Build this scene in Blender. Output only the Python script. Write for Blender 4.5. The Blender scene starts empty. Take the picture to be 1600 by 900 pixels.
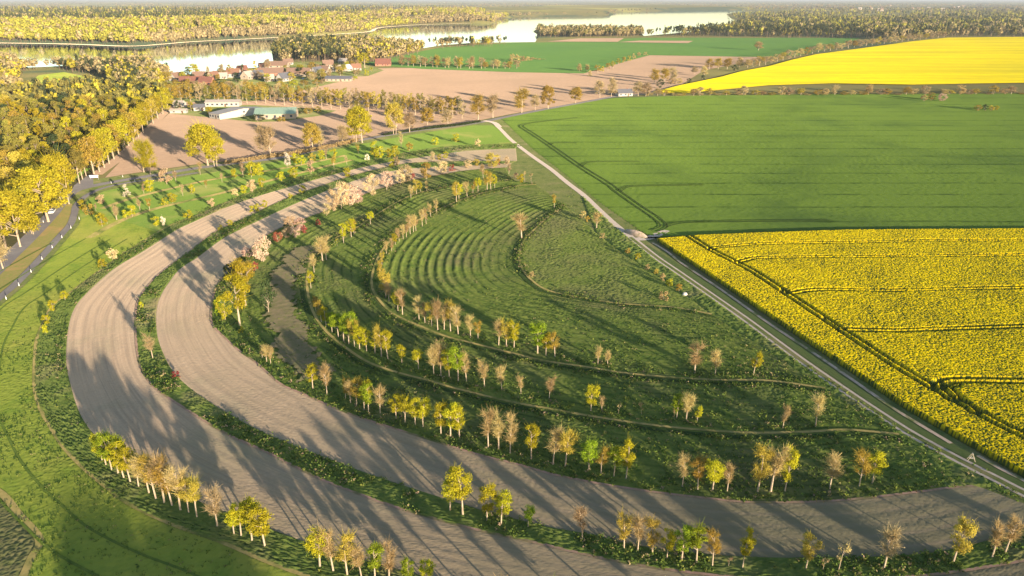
import bpy, bmesh, math, random
import numpy as np
from mathutils import Vector
from mathutils.geometry import tessellate_polygon

R = math.radians
SC = bpy.context.scene
COL = SC.collection

# ------------------------------------------------------------------ camera, sky, sun, exposure
CAM_H, FPX, HORIZON_Y = 80.0, 1142.0, -2.0
PITCH = math.atan((450 - HORIZON_Y) / FPX)
cam_data = bpy.data.cameras.new('camera')
cam_data.sensor_width = 36
cam_data.lens = 36 * FPX / 1600
cam_data.clip_start, cam_data.clip_end = 1.0, 150000.0
cam = bpy.data.objects.new('camera', cam_data)
cam.location = (0, 0, CAM_H)
cam.rotation_euler = (math.pi / 2 - PITCH, 0, 0)
COL.objects.link(cam)
SC.camera = cam

SUN_ELEV, SHADOW_AZ = R(7.5), R(36)          # shadows run 36 degrees to the left of straight ahead
SUN_DIR = Vector((math.sin(SHADOW_AZ) * math.cos(SUN_ELEV), -math.cos(SHADOW_AZ) * math.cos(SUN_ELEV), math.sin(SUN_ELEV)))
world = bpy.data.worlds.new('World')
SC.world = world
world.use_nodes = True
wn, wl = world.node_tree.nodes, world.node_tree.links
bg = wn['Background']
sky = wn.new('ShaderNodeTexSky')
sky.sky_type = 'NISHITA'
sky.sun_disc = False
sky.sun_elevation = SUN_ELEV
sky.sun_rotation = math.atan2(SUN_DIR.x, SUN_DIR.y)
sky.air_density, sky.dust_density, sky.ozone_density = 1.0, 0.6, 1.5
wl.new(sky.outputs[0], bg.inputs[0])
bg.inputs[1].default_value = 0.15

sun_data = bpy.data.lights.new('sun', 'SUN')
sun_data.energy = 5.0
sun_data.angle = R(0.6)
sun_data.color = (1.0, 0.83, 0.62)
sun = bpy.data.objects.new('sun', sun_data)
sun.rotation_euler = (-SUN_DIR).to_track_quat('-Z', 'Y').to_euler()
sun.location = (200, -300, 150)
COL.objects.link(sun)

SC.view_settings.view_transform = 'Standard'
SC.view_settings.look = 'None'
SC.view_settings.gamma = 1.0
SC.view_settings.use_curve_mapping = False
SC.view_settings.exposure = 1.55
SC.render.engine = 'CYCLES'
SC.cycles.max_bounces = 6
SC.cycles.diffuse_bounces = 2
SC.cycles.glossy_bounces = 2
SC.cycles.transmission_bounces = 2
SC.cycles.volume_bounces = 0
SC.cycles.transparent_max_bounces = 4

# ------------------------------------------------------------------ photograph -> ground survey
CT, ST = math.cos(PITCH), math.sin(PITCH)


def G(px, py):
    """Ground point (metres) surveyed at a point of the photograph."""
    v, u = py - 450.0, px - 800.0
    down = FPX * ST + v * CT
    k = CAM_H / down
    return (u * k, (FPX * CT - v * ST) * k)


def HT(Y, py):
    """Height of a thing standing at distance Y whose top shows at row py."""
    a = (450 - py) / FPX
    return CAM_H - Y * (ST - a * CT) / (CT + a * ST)


def PX(X, Y, Z=0.0):
    d = Y * CT + (CAM_H - Z) * ST
    return 800 + FPX * X / d, 450 - FPX * (Y * ST - (CAM_H - Z) * CT) / d


def GS(pts):
    return [G(*p) for p in pts]


def smooth(pts, n=8):
    p = np.array(pts, float)
    q = np.vstack([2 * p[0] - p[1], p, 2 * p[-1] - p[-2]])
    out = []
    for i in range(1, len(q) - 2):
        for t in np.linspace(0, 1, n, endpoint=False):
            a, b, c, d = q[i - 1], q[i], q[i + 1], q[i + 2]
            out.append(0.5 * (2 * b + (c - a) * t + (2 * a - 5 * b + 4 * c - d) * t * t + (3 * b - a - 3 * c + d) * t ** 3))
    out.append(q[-2])
    return np.array(out)


def resample(p, n):
    p = np.asarray(p, float)
    s = np.r_[0, np.cumsum(np.hypot(*(np.diff(p, axis=0).T)))]
    t = np.linspace(0, s[-1], n)
    return np.c_[np.interp(t, s, p[:, 0]), np.interp(t, s, p[:, 1])]


def plen(p):
    p = np.asarray(p, float)
    return float(np.hypot(*(np.diff(p, axis=0).T)).sum())


def inside(P, poly):
    poly = np.asarray(poly, float)
    x, y = P[..., 0], P[..., 1]
    r = np.zeros(x.shape, bool)
    j = len(poly) - 1
    for i in range(len(poly)):
        xi, yi = poly[i]
        xj, yj = poly[j]
        if yi != yj:
            c = ((yi > y) != (yj > y)) & (x < (xj - xi) * (y - yi) / (yj - yi) + xi)
            r ^= c
        j = i
    return r


def dist_line(P, line):
    d = np.full(P.shape[:-1], 1e9)
    L = np.asarray(line, float)
    for a, b in zip(L[:-1], L[1:]):
        ab = b - a
        t = np.clip(((P - a) @ ab) / max(ab @ ab, 1e-9), 0, 1)
        d = np.minimum(d, np.hypot(*np.moveaxis(P - (a + t[..., None] * ab), -1, 0)))
    return d


def vnoise(P, scale, seed):
    """Smooth value noise in 0..1 at world points."""
    q = P / scale
    i = np.floor(q).astype(np.int64)
    f = q - i
    f = f * f * (3 - 2 * f)

    def h(ix, iy):
        n = (ix * 374761393 + iy * 668265263 + seed * 1442695041) & 0x7fffffff
        n = ((n ^ (n >> 13)) * 1274126177) & 0x7fffffff
        return ((n ^ (n >> 16)) & 0xffff) / 65535.0
    x0, y0 = i[..., 0], i[..., 1]
    a = h(x0, y0) * (1 - f[..., 0]) + h(x0 + 1, y0) * f[..., 0]
    b = h(x0, y0 + 1) * (1 - f[..., 0]) + h(x0 + 1, y0 + 1) * f[..., 0]
    return a * (1 - f[..., 1]) + b * f[..., 1]


# ------------------------------------------------------------------ materials
def shader(name):
    m = bpy.data.materials.new(name)
    m.use_nodes = True
    nt = m.node_tree
    for n in list(nt.nodes):
        nt.nodes.remove(n)
    out = nt.nodes.new('ShaderNodeOutputMaterial')
    return m, nt, out


def node(nt, kind, **kw):
    n = nt.nodes.new(kind)
    for k, v in kw.items():
        if k == 'inp':
            for kk, vv in v.items():
                if hasattr(vv, 'links') or isinstance(vv, bpy.types.NodeSocket):
                    nt.links.new(vv, n.inputs[kk])
                else:
                    n.inputs[kk].default_value = vv
        else:
            setattr(n, k, v)
    return n


def c4(c):
    return (c[0], c[1], c[2], 1.0)


def mixc(nt, fac, a, b, mode='MIX'):
    n = nt.nodes.new('ShaderNodeMix')
    n.data_type = 'RGBA'
    n.blend_type = mode
    for i, v in ((0, fac), (6, a), (7, b)):
        if isinstance(v, bpy.types.NodeSocket):
            nt.links.new(v, n.inputs[i])
        elif i == 0:
            n.inputs[i].default_value = v
        else:
            n.inputs[i].default_value = c4(v)
    return n.outputs[2]


def ramp(nt, src, lo, hi):
    n = node(nt, 'ShaderNodeMapRange', clamp=True, inp={0: src, 1: lo, 2: hi, 3: 0.0, 4: 1.0})
    return n.outputs[0]


def noise(nt, vec, scale, detail=3.0, rough=0.6, dist=0.0):
    return node(nt, 'ShaderNodeTexNoise', inp={'Vector': vec, 'Scale': scale, 'Detail': detail, 'Roughness': rough, 'Distortion': dist}).outputs[0]


def ground_mat(name, base, spots, fine=1.2, fine_amt=0.6, patch=None, patch_scale=0.02, patch_lo=0.45, patch_hi=0.7,
               bump=0.0, bump_scale=0.01, micro=0.0, rows=None, third=None, third_scale=0.15, third_lo=0.5, third_hi=0.75, sprout_shade=None, streak=None):
    m, nt, out = shader(name)
    pos = node(nt, 'ShaderNodeNewGeometry').outputs['Position']
    f = ramp(nt, noise(nt, pos, fine, 4, 0.7), 0.35, 0.68)
    c = mixc(nt, fine_amt, base, mixc(nt, f, base, spots))
    if third:
        c = mixc(nt, ramp(nt, noise(nt, pos, third_scale, 5, 0.65), third_lo, third_hi), c, third)
    if patch:
        c = mixc(nt, ramp(nt, noise(nt, pos, patch_scale, 4, 0.6, 0.4), patch_lo, patch_hi), c, patch)
    if streak:
        uvn = node(nt, 'ShaderNodeUVMap').outputs[0]
        vv = node(nt, 'ShaderNodeVectorMath', operation='MULTIPLY', inp={0: pos if len(streak) > 3 else uvn, 1: streak[1]}).outputs[0]
        c = mixc(nt, node(nt, 'ShaderNodeMath', operation='MULTIPLY', inp={0: ramp(nt, noise(nt, vv, 1.0, 4, 0.7), 0.42, 0.66), 1: streak[2]}).outputs[0], c, streak[0])
    if sprout_shade:   # seedling green with painted-in shade, stronger towards one end of the strip
        col, x0, x1, most = sprout_shade
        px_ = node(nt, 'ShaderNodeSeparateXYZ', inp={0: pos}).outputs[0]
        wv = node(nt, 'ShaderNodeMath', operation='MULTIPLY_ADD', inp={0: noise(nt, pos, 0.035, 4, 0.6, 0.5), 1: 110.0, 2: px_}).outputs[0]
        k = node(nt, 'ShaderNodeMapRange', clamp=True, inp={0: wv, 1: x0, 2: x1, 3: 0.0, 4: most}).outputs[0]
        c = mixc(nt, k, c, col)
    if rows:
        mode, period, width, col, amt = rows
        if mode == 'uv':
            uv = node(nt, 'ShaderNodeUVMap').outputs[0]
            co = node(nt, 'ShaderNodeSeparateXYZ', inp={0: uv}).outputs[1]
        else:
            co = node(nt, 'ShaderNodeSeparateXYZ', inp={0: pos}).outputs[1]
        nz = noise(nt, pos, 0.02, 2)
        wob = node(nt, 'ShaderNodeMath', operation='MULTIPLY_ADD', inp={0: nz, 1: 3.0, 2: co}).outputs[0]
        mo = node(nt, 'ShaderNodeMath', operation='PINGPONG', inp={0: wob, 1: period / 2}).outputs[0]
        near = node(nt, 'ShaderNodeMapRange', clamp=True, inp={0: mo, 1: 0.0, 2: width, 3: 1.0, 4: 0.0}).outputs[0]
        brk = ramp(nt, noise(nt, pos, 0.06, 3), 0.35, 0.6)
        k = node(nt, 'ShaderNodeMath', operation='MULTIPLY', inp={0: near, 1: brk}).outputs[0]
        k = node(nt, 'ShaderNodeMath', operation='MULTIPLY', inp={0: k, 1: amt}).outputs[0]
        c = mixc(nt, k, c, col)
    d = node(nt, 'ShaderNodeBsdfDiffuse', inp={'Color': c, 'Roughness': 1.0})
    last = None
    if bump:
        b = node(nt, 'ShaderNodeBump', inp={'Strength': 1.0, 'Distance': bump, 'Height': noise(nt, pos, bump_scale, 2, 0.45)})
        last = b
    if micro:
        b = node(nt, 'ShaderNodeBump', inp={'Strength': 1.0, 'Distance': micro, 'Height': noise(nt, pos, fine, 5, 0.7)})
        if last:
            nt.links.new(last.outputs[0], b.inputs['Normal'])
        last = b
    if last:
        nt.links.new(last.outputs[0], d.inputs['Normal'])
    nt.links.new(d.outputs[0], out.inputs[0])
    return m


def plain_mat(name, col, var=0.25, scale=3.0, rough=0.8, second=None):
    m, nt, out = shader(name)
    co = node(nt, 'ShaderNodeTexCoord').outputs['Object']
    f = ramp(nt, noise(nt, co, scale, 4, 0.65), 0.3, 0.7)
    dark = second or tuple(x * (1 - var) for x in col)
    c = mixc(nt, f, dark, col)
    p = node(nt, 'ShaderNodeBsdfPrincipled', inp={'Base Color': c, 'Roughness': rough, 'Specular IOR Level': 0.25})
    nt.links.new(p.outputs[0], out.inputs[0])
    return m


def leaf_mat(name, col, second=None, trans=0.3):
    m, nt, out = shader(name)
    co = node(nt, 'ShaderNodeTexCoord').outputs['Object']
    rnd = node(nt, 'ShaderNodeObjectInfo').outputs['Random']
    second = second or (col[0] * 0.62, col[1] * 0.66, col[2] * 0.6)
    f = ramp(nt, noise(nt, co, 0.9, 4, 0.7), 0.32, 0.68)
    c = mixc(nt, f, second, col)
    k = node(nt, 'ShaderNodeMapRange', inp={0: rnd, 1: 0.0, 2: 1.0, 3: 0.78, 4: 1.18}).outputs[0]
    hs = node(nt, 'ShaderNodeHueSaturation', inp={'Value': k, 'Color': c})
    h2 = node(nt, 'ShaderNodeMath', operation='MULTIPLY_ADD', inp={0: rnd, 1: 0.03, 2: 0.485}).outputs[0]
    nt.links.new(h2, hs.inputs['Hue'])
    d = node(nt, 'ShaderNodeBsdfDiffuse', inp={'Color': hs.outputs[0]})
    t = node(nt, 'ShaderNodeBsdfTranslucent', inp={'Color': hs.outputs[0]})
    mx = node(nt, 'ShaderNodeMixShader', inp={0: trans, 1: d.outputs[0], 2: t.outputs[0]})
    nt.links.new(mx.outputs[0], out.inputs[0])
    return m


def tint_mat(name, trans=0.2):
    """For masses of far trees: each tree's own leaf colour is stored on its faces."""
    m, nt, out = shader(name)
    a = node(nt, 'ShaderNodeAttribute', attribute_name='tint').outputs['Color']
    d = node(nt, 'ShaderNodeBsdfDiffuse', inp={'Color': a})
    t = node(nt, 'ShaderNodeBsdfTranslucent', inp={'Color': a})
    mx = node(nt, 'ShaderNodeMixShader', inp={0: trans, 1: d.outputs[0], 2: t.outputs[0]})
    nt.links.new(mx.outputs[0], out.inputs[0])
    return m


# ------------------------------------------------------------------ mesh helpers
def fast_mesh(name, V, F, mats=(), smooth_shade=False, fmat=None):
    """V (n,3); F (m,4) with -1 in the last column for a triangle."""
    V = np.asarray(V, np.float32)
    F = np.asarray(F, np.int32)
    me = bpy.data.meshes.new(name)
    me.vertices.add(len(V))
    me.vertices.foreach_set('co', V.ravel())
    if F.shape[1] == 3:
        tot = np.full(len(F), 3, np.int32)
        loops = F.ravel()
    else:
        tri = F[:, 3] < 0
        tot = np.where(tri, 3, 4).astype(np.int32)
        loops = F.ravel()
        loops = loops[loops >= 0]
    me.loops.add(len(loops))
    me.loops.foreach_set('vertex_index', loops.astype(np.int32))
    me.polygons.add(len(F))
    me.polygons.foreach_set('loop_start', np.r_[0, np.cumsum(tot)[:-1]].astype(np.int32))
    if fmat is not None:
        me.polygons.foreach_set('material_index', np.asarray(fmat, np.int32))
    if smooth_shade:
        me.polygons.foreach_set('use_smooth', np.ones(len(F), bool))
    for m in mats:
        me.materials.append(m)
    me.update(calc_edges=True)
    me.validate()
    return me


class MB:
    """Collects vertices and faces for one mesh."""

    def __init__(s):
        s.v, s.f = [], []

    def add(s, vs, fs):
        o = len(s.v)
        s.v.extend([tuple(map(float, v)) for v in vs])
        s.f.extend([tuple(i + o for i in f) for f in fs])

    def tube(s, p0, p1, r0, r1, n=5):
        p0, p1 = np.array(p0, float), np.array(p1, float)
        d = p1 - p0
        d /= max(np.linalg.norm(d), 1e-6)
        a = np.cross(d, (0.3, 0.5, 0.8) if abs(d[2]) > 0.9 else (0, 0, 1))
        a /= np.linalg.norm(a)
        b = np.cross(d, a)
        vs = []
        for p, r in ((p0, r0), (p1, r1)):
            for k in range(n):
                t = 2 * math.pi * k / n
                vs.append(p + r * (math.cos(t) * a + math.sin(t) * b))
        s.add(vs, [(k, (k + 1) % n, n + (k + 1) % n, n + k) for k in range(n)] + [tuple(range(n, 2 * n))])

    def path(s, pts, radii, n=6):
        for i in range(len(pts) - 1):
            s.tube(pts[i], pts[i + 1], radii[i], radii[i + 1], n)

    def box(s, c, size, rz=0.0):
        hx, hy, hz = size[0] / 2, size[1] / 2, size[2] / 2
        ca, sa = math.cos(rz), math.sin(rz)
        vs = [(c[0] + ca * x * hx - sa * y * hy, c[1] + sa * x * hx + ca * y * hy, c[2] + z * hz)
              for z in (-1, 1) for x, y in ((-1, -1), (1, -1), (1, 1), (-1, 1))]
        s.add(vs, [(3, 2, 1, 0), (4, 5, 6, 7), (0, 1, 5, 4), (1, 2, 6, 5), (2, 3, 7, 6), (3, 0, 4, 7)])

    def mesh(s, name, mats):
        me = bpy.data.meshes.new(name)
        me.from_pydata(s.v, [], s.f)
        for m in mats:
            me.materials.append(m)
        me.update()
        return me


def link(name, me, parent=None, loc=None):
    o = bpy.data.objects.new(name, me)
    COL.objects.link(o)
    if parent is not None:
        o.parent = parent
    if loc is not None:
        o.location = loc
    return o


def tag(o, label=None, cat=None, group=None, kind=None):
    for k, v in (('label', label), ('category', cat), ('group', group), ('kind', kind)):
        if v:
            o[k] = v
    return o


def struct(name, me, label=None, cat=None, kind='structure'):
    return tag(link(name, me), label, cat, None, kind)


def sheet(name, poly, z, mat, label=None, cat=None, smooth_n=0):
    p = [tuple(q) for q in (smooth(poly, smooth_n) if smooth_n else poly)]
    tris = tessellate_polygon([[Vector((x, y, 0)) for x, y in p]])
    V = [(x, y, z) for x, y in p]
    F = []
    for t in tris:
        a, b, c = (Vector(V[i]) for i in t)
        F.append(tuple(t) if (b - a).cross(c - a).z > 0 else tuple(reversed(t)))
    return struct(name, fast_mesh(name, V, np.array(F), [mat]), label, cat)


def patch_grid(poly, s, zfun, z_edge, lim=None):
    """A grid over a polygon: heights from zfun(P), the rim brought down to z_edge."""
    poly = np.asarray(poly, float)
    lo, hi = poly.min(0), poly.max(0)
    if lim is not None:
        lo, hi = np.maximum(lo, lim[:2]), np.minimum(hi, lim[2:])
    xs, ys = np.arange(lo[0], hi[0] + s, s), np.arange(lo[1], hi[1] + s, s)
    X, Y = np.meshgrid(xs, ys)
    P = np.stack([X, Y], -1)
    m = inside(P, poly)
    if lim is not None:   # nothing that the view cannot hold
        pass
    cell = m[:-1, :-1] & m[1:, :-1] & m[:-1, 1:] & m[1:, 1:]
    full = np.zeros_like(m)
    full[1:-1, 1:-1] = cell[:-1, :-1] & cell[1:, :-1] & cell[:-1, 1:] & cell[1:, 1:]
    Z = np.where(full, zfun(P), z_edge)
    idx = np.arange(m.size).reshape(m.shape)
    F = np.stack([idx[:-1, :-1], idx[:-1, 1:], idx[1:, 1:], idx[1:, :-1]], -1)[cell]
    used = np.unique(F)
    remap = np.full(m.size, -1)
    remap[used] = np.arange(len(used))
    V = np.stack([X, Y, Z], -1).reshape(-1, 3)[used]
    return V, remap[F]


def ribbon(name, left, right, mat, z, s_al, s_ac, zfun=None, label=None, cat=None):
    """Surface between two lines; UV.y measures metres across it."""
    n = max(int(max(plen(left), plen(right)) / s_al), 2) + 1
    L, Rr = resample(left, n), resample(right, n)
    w = np.hypot(*(L - Rr).T)
    k = max(int(np.percentile(w, 80) / s_ac), 1) + 1
    t = np.linspace(0, 1, k)
    P = L[:, None] * (1 - t[None, :, None]) + Rr[:, None] * t[None, :, None]
    across = w[:, None] * t[None]
    Z = np.full(P.shape[:2], z, float)
    if zfun is not None:
        h = zfun(P, across, w[:, None])
        h[:, 0] = h[:, -1] = 0
        h[0] = h[-1] = 0
        Z += h
    V = np.concatenate([P, Z[..., None]], -1).reshape(-1, 3)
    idx = np.arange(n * k).reshape(n, k)
    F = np.stack([idx[:-1, :-1], idx[1:, :-1], idx[1:, 1:], idx[:-1, 1:]], -1).reshape(-1, 4)
    a, b, c = V[F[0][0]], V[F[0][1]], V[F[0][2]]
    if np.cross(b - a, c - a)[2] < 0:
        F = F[:, ::-1]
    me = fast_mesh(name, V, F, [mat])
    uv = me.uv_layers.new(name='UVMap')
    lv = np.zeros(len(me.loops), np.int32)
    me.loops.foreach_get('vertex_index', lv)
    al = np.linspace(0, plen(left), n)[:, None] * np.ones((1, k))
    U = np.stack([al, across], -1).reshape(-1, 2)
    uv.data.foreach_set('uv', U[lv].astype(np.float32).ravel())
    return struct(name, me, label, cat)


def offset(line, d):
    p = np.asarray(line, float)
    t = np.gradient(p, axis=0)
    t /= np.maximum(np.hypot(*t.T), 1e-9)[:, None]
    return p + d * np.c_[-t[:, 1], t[:, 0]]


def strip(name, line, width, z, mat, label=None, cat=None, sm=6, zfun=None, s=None):
    ln = smooth(line, sm)
    return ribbon(name, offset(ln, width / 2), offset(ln, -width / 2), mat, z, s or max(plen(ln) / 120, 1.0), width / 2 if s is None else s, zfun, label, cat)

# ------------------------------------------------------------------ the ground and its fields
rng = np.random.default_rng(7)
M_far = ground_mat('far_land', (0.115, 0.10, 0.045), (0.07, 0.075, 0.03), 0.012, 0.9, patch=(0.16, 0.15, 0.05), patch_scale=0.0011, patch_lo=0.5, patch_hi=0.62,
                   third=(0.045, 0.06, 0.035), third_scale=0.0022, third_lo=0.5, third_hi=0.56)
M_verge = ground_mat('rough_grass', (0.075, 0.105, 0.028), (0.15, 0.135, 0.06), 1.1, 0.8, patch=(0.19, 0.155, 0.085), patch_scale=0.05, patch_lo=0.52, patch_hi=0.75,
                     third=(0.04, 0.07, 0.018), third_scale=0.25)
M_meadow = ground_mat('fresh_meadow', (0.175, 0.205, 0.034), (0.13, 0.17, 0.028), 0.9, 0.7, patch=(0.235, 0.22, 0.05), patch_scale=0.025, patch_lo=0.48, patch_hi=0.7,
                      bump=0.7, bump_scale=0.02, third=(0.09, 0.15, 0.022), third_scale=0.12)
M_orchard = ground_mat('orchard_grass', (0.125, 0.18, 0.034), (0.08, 0.135, 0.026), 0.8, 0.7, patch=(0.20, 0.20, 0.06), patch_scale=0.04, patch_lo=0.55, patch_hi=0.72)
M_green = ground_mat('winter_wheat', (0.092, 0.14, 0.024), (0.07, 0.112, 0.02), 0.5, 0.6, patch=(0.05, 0.085, 0.02), patch_scale=0.012, patch_lo=0.5, patch_hi=0.72,
                     bump=4.5, bump_scale=0.007, rows=('pos', 21.0, 1.7, (0.02, 0.04, 0.01), 0.85))
M_inner = ground_mat('ridged_grass', (0.095, 0.13, 0.026), (0.145, 0.155, 0.042), 0.9, 0.8, patch=(0.115, 0.105, 0.048), patch_scale=0.03, patch_lo=0.48, patch_hi=0.7,
                     third=(0.04, 0.078, 0.016), third_scale=0.2, rows=('uv', 3.0, 0.6, (0.03, 0.055, 0.014), 0.9), streak=((0.05, 0.085, 0.018), (0.03, 0.8, 1.0), 0.55))
M_core = ground_mat('core_grass', (0.10, 0.135, 0.027), (0.145, 0.155, 0.045), 0.9, 0.8, patch=(0.12, 0.115, 0.048), patch_scale=0.03, patch_lo=0.48, patch_hi=0.7, third=(0.055, 0.088, 0.018), third_scale=0.2)
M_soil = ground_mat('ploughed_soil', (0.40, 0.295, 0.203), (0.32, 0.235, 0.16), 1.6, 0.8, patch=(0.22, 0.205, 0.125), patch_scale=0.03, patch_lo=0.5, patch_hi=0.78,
                    rows=('uv', 3.0, 0.7, (0.22, 0.17, 0.125), 0.5), sprout_shade=((0.135, 0.125, 0.075), -40.0, 105.0, 0.85), streak=((0.23, 0.17, 0.12), (0.018, 1.1, 1.0), 0.55))
M_soil_far = ground_mat('far_ploughed_soil', (0.25, 0.175, 0.122), (0.19, 0.13, 0.092), 0.25, 0.7, patch=(0.20, 0.142, 0.10), patch_scale=0.012)
M_field_far = ground_mat('far_wheat', (0.065, 0.125, 0.032), (0.05, 0.10, 0.028), 0.06, 0.7, patch=(0.05, 0.105, 0.03), patch_scale=0.006)
M_rape_far = ground_mat('far_rapeseed', (0.52, 0.41, 0.006), (0.44, 0.345, 0.008), 0.12, 0.7, patch=(0.40, 0.33, 0.012), patch_scale=0.005, patch_lo=0.48, patch_hi=0.75, rows=('pos', 54.0, 5.0, (0.28, 0.26, 0.02), 0.75), streak=((0.30, 0.26, 0.012), (0.0035, 0.022, 0.0), 0.85, 'pos'))
M_track = ground_mat('pale_track_dirt', (0.37, 0.31, 0.265), (0.28, 0.23, 0.19), 1.5, 0.8)
M_bare = ground_mat('bare_soil_edge', (0.40, 0.31, 0.25), (0.28, 0.21, 0.15), 0.9, 0.9, patch=(0.12, 0.13, 0.05), patch_scale=0.2, patch_lo=0.47, patch_hi=0.6)
M_pink = ground_mat('pinkish_soil_line', (0.30, 0.19, 0.15), (0.17, 0.13, 0.08), 0.7, 0.9, patch=(0.10, 0.11, 0.04), patch_scale=0.1, patch_lo=0.5, patch_hi=0.62)
M_straw = ground_mat('straw_edge', (0.30, 0.235, 0.09), (0.20, 0.17, 0.06), 0.8, 0.9, patch=(0.09, 0.11, 0.03), patch_scale=0.09, patch_lo=0.5, patch_hi=0.66)
M_asph = ground_mat('worn_asphalt', (0.115, 0.107, 0.108), (0.09, 0.084, 0.085), 2.0, 0.7, patch=(0.14, 0.13, 0.125), patch_scale=0.08)
M_litter = ground_mat('leaf_litter_verge', (0.13, 0.14, 0.04), (0.19, 0.135, 0.06), 0.9, 0.8, patch=(0.25, 0.15, 0.075), patch_scale=0.06, patch_lo=0.5, patch_hi=0.7)
M_dark = ground_mat('dark_crop_gap', (0.028, 0.048, 0.014), (0.04, 0.06, 0.02), 1.0, 0.8)
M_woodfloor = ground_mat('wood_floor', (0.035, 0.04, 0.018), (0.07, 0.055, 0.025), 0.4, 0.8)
M_shore = ground_mat('reed_shore', (0.60, 0.50, 0.34), (0.45, 0.36, 0.22), 0.3, 0.8)

S = 60000.0
struct('ground', fast_mesh('ground', [(-S, -2000, 0), (S, -2000, 0), (S, 90000, 0), (-S, 90000, 0)], np.array([[0, 1, 2, 3]]), [M_far]),
       'flat farmland and far woods reaching to the hazy horizon')

# water
LAKE_PX = [(-500, 64), (-200, 67), (0, 68), (120, 70), (200, 73), (250, 70), (300, 66), (400, 61), (467, 57.5), (525, 54), (575, 50), (590, 44), (650, 39.5), (720, 37.5), (772, 36.5),
           (777, 30), (825, 26), (880, 25), (950, 24), (962, 19.5), (1025, 17.5), (1090, 16), (1180, 15.5), (1135, 22), (1142, 29), (1165, 36), (1130, 44), (1080, 50), (1006, 56.5),
           (1000, 50), (900, 48), (837, 47), (833, 50), (843, 56), (836, 66), (800, 66.5), (740, 67), (690, 71), (662, 75.5), (652, 70), (600, 68), (560, 66), (500, 67), (430, 68), (425, 84),
           (428, 102), (400, 106), (330, 112), (287, 118), (267, 118), (248, 110), (233, 99), (150, 101), (88, 104), (45, 106), (20, 97), (-200, 98), (-500, 98)]
m, nt, out = shader('lake_water')
pos = node(nt, 'ShaderNodeNewGeometry').outputs['Position']
bmp = node(nt, 'ShaderNodeBump', inp={'Strength': 0.25, 'Distance': 0.05, 'Height': noise(nt, pos, 0.35, 3)})
pb = node(nt, 'ShaderNodeBsdfGlossy', inp={'Color': (0.80, 0.87, 0.97, 1), 'Roughness': 0.05, 'Normal': bmp.outputs[0]})
nt.links.new(pb.outputs[0], out.inputs[0])
M_water = m
LAKE = GS(LAKE_PX)
sheet('lake', LAKE, 0.5, M_water, 'pale mirror-like lake winding between wooded shores')
strip('lakeshore', GS([(-500, 64), (-200, 67), (0, 68), (120, 70), (200, 73), (250, 70), (300, 66), (400, 61), (467, 57.5), (525, 54), (575, 50), (590, 44), (650, 39.5), (720, 37.5), (772, 36.5)]),
      20, 1.2, M_shore, 'pale band of dry reeds along the far lake shore', sm=5)
strip('sand_spit', GS([(836, 47.5), (850, 47), (862, 47.5)]), 28, 1.0, M_shore, 'pale sand spit at the tip of the wooded peninsula', sm=3)

FAR_LINE = smooth(GS([(-500, 64), (-200, 67), (0, 68), (120, 70), (200, 73), (250, 70), (300, 66), (400, 61), (467, 57.5), (525, 54), (575, 50), (590, 44), (650, 39.5), (720, 37.5), (772, 36.5), (777, 30), (825, 26), (950, 24), (962, 19.5), (1025, 17.5), (1180, 15.5)]), 5)
_back = FAR_LINE + np.array([-0.12, 1.0]) * 110
_far = FAR_LINE * 1.0 + np.array([-0.12, 1.0]) * 2500
_hv = [(x, y, 0.3) for x, y in FAR_LINE] + [(x, y, 20.0) for x, y in _back] + [(x, y, 21.0) for x, y in _far]
_n = len(FAR_LINE)
_hf = [(i, i + 1, _n + i + 1, _n + i) for i in range(_n - 1)] + [(_n + i, _n + i + 1, 2 * _n + i + 1, 2 * _n + i) for i in range(_n - 1)]
struct('hills', fast_mesh('hills', _hv, np.array(_hf), [M_far]), 'low wooded rise behind the far lake shore')


def rise(P):
    d = dist_line(P, FAR_LINE)
    return 20.0 * np.clip(d / 105, 0, 1)


# far fields
sheet('far_wheat_field', GS([(560, 100), (640, 84), (690, 74), (800, 67), (880, 66), (1000, 59), (1345, 59.5), (1300, 76), (1240, 88), (1175, 89), (1015, 86.5), (975, 97), (912, 115), (800, 113), (662, 108)]),
      0.25, M_field_far, 'dark green wheat field between the lake and the brown field')
sheet('far_fallow_strip', GS([(855, 65.5), (905, 60.5), (975, 60), (965, 66)]), 0.8, M_soil_far, 'left brown fallow strip beyond the far wheat field')
sheet('far_fallow_patch', GS([(965, 66.5), (1000, 64), (1083, 64.5), (1075, 68)]), 0.85, M_soil_far, 'right brown fallow strip inside the far wheat field')
sheet('far_rapeseed_strip', GS([(318, 22.5), (400, 18.5), (462, 16.5), (462, 18), (400, 21), (330, 24)]), 22.5, M_rape_far, 'thin yellow rapeseed strip beyond the lakeside wood')
BROWN = GS([(575, 107), (662, 106), (800, 111), (912, 115), (975, 97), (1015, 86), (1175, 87), (1190, 92), (1100, 110), (1065, 132), (1030, 144), (990, 148), (925, 156), (860, 168), (800, 178),
            (740, 190), (640, 203), (560, 217), (480, 236), (420, 246), (320, 255), (200, 272), (164, 278), (200, 240), (262, 179), (290, 160), (400, 158), (440, 144), (525, 124)])
sheet('brown_field', BROWN, 0.10, M_soil_far, 'wide bare brown field crossed by the tree avenue')
sheet('farm_meadow', GS([(285, 168), (400, 164), (470, 166), (530, 172), (500, 181), (440, 190), (400, 191), (330, 184), (268, 178)]), 0.2, M_verge, 'grass around the pale farm sheds')
strip('avenue_road', GS([(150, 274), (190, 244), (235, 200), (268, 168), (300, 162), (400, 164), (470, 168), (560, 175), (640, 181), (700, 185), (745, 189)]), 6, 0.28, M_soil_far, 'unpaved road under the tree avenue', sm=6)
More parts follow.
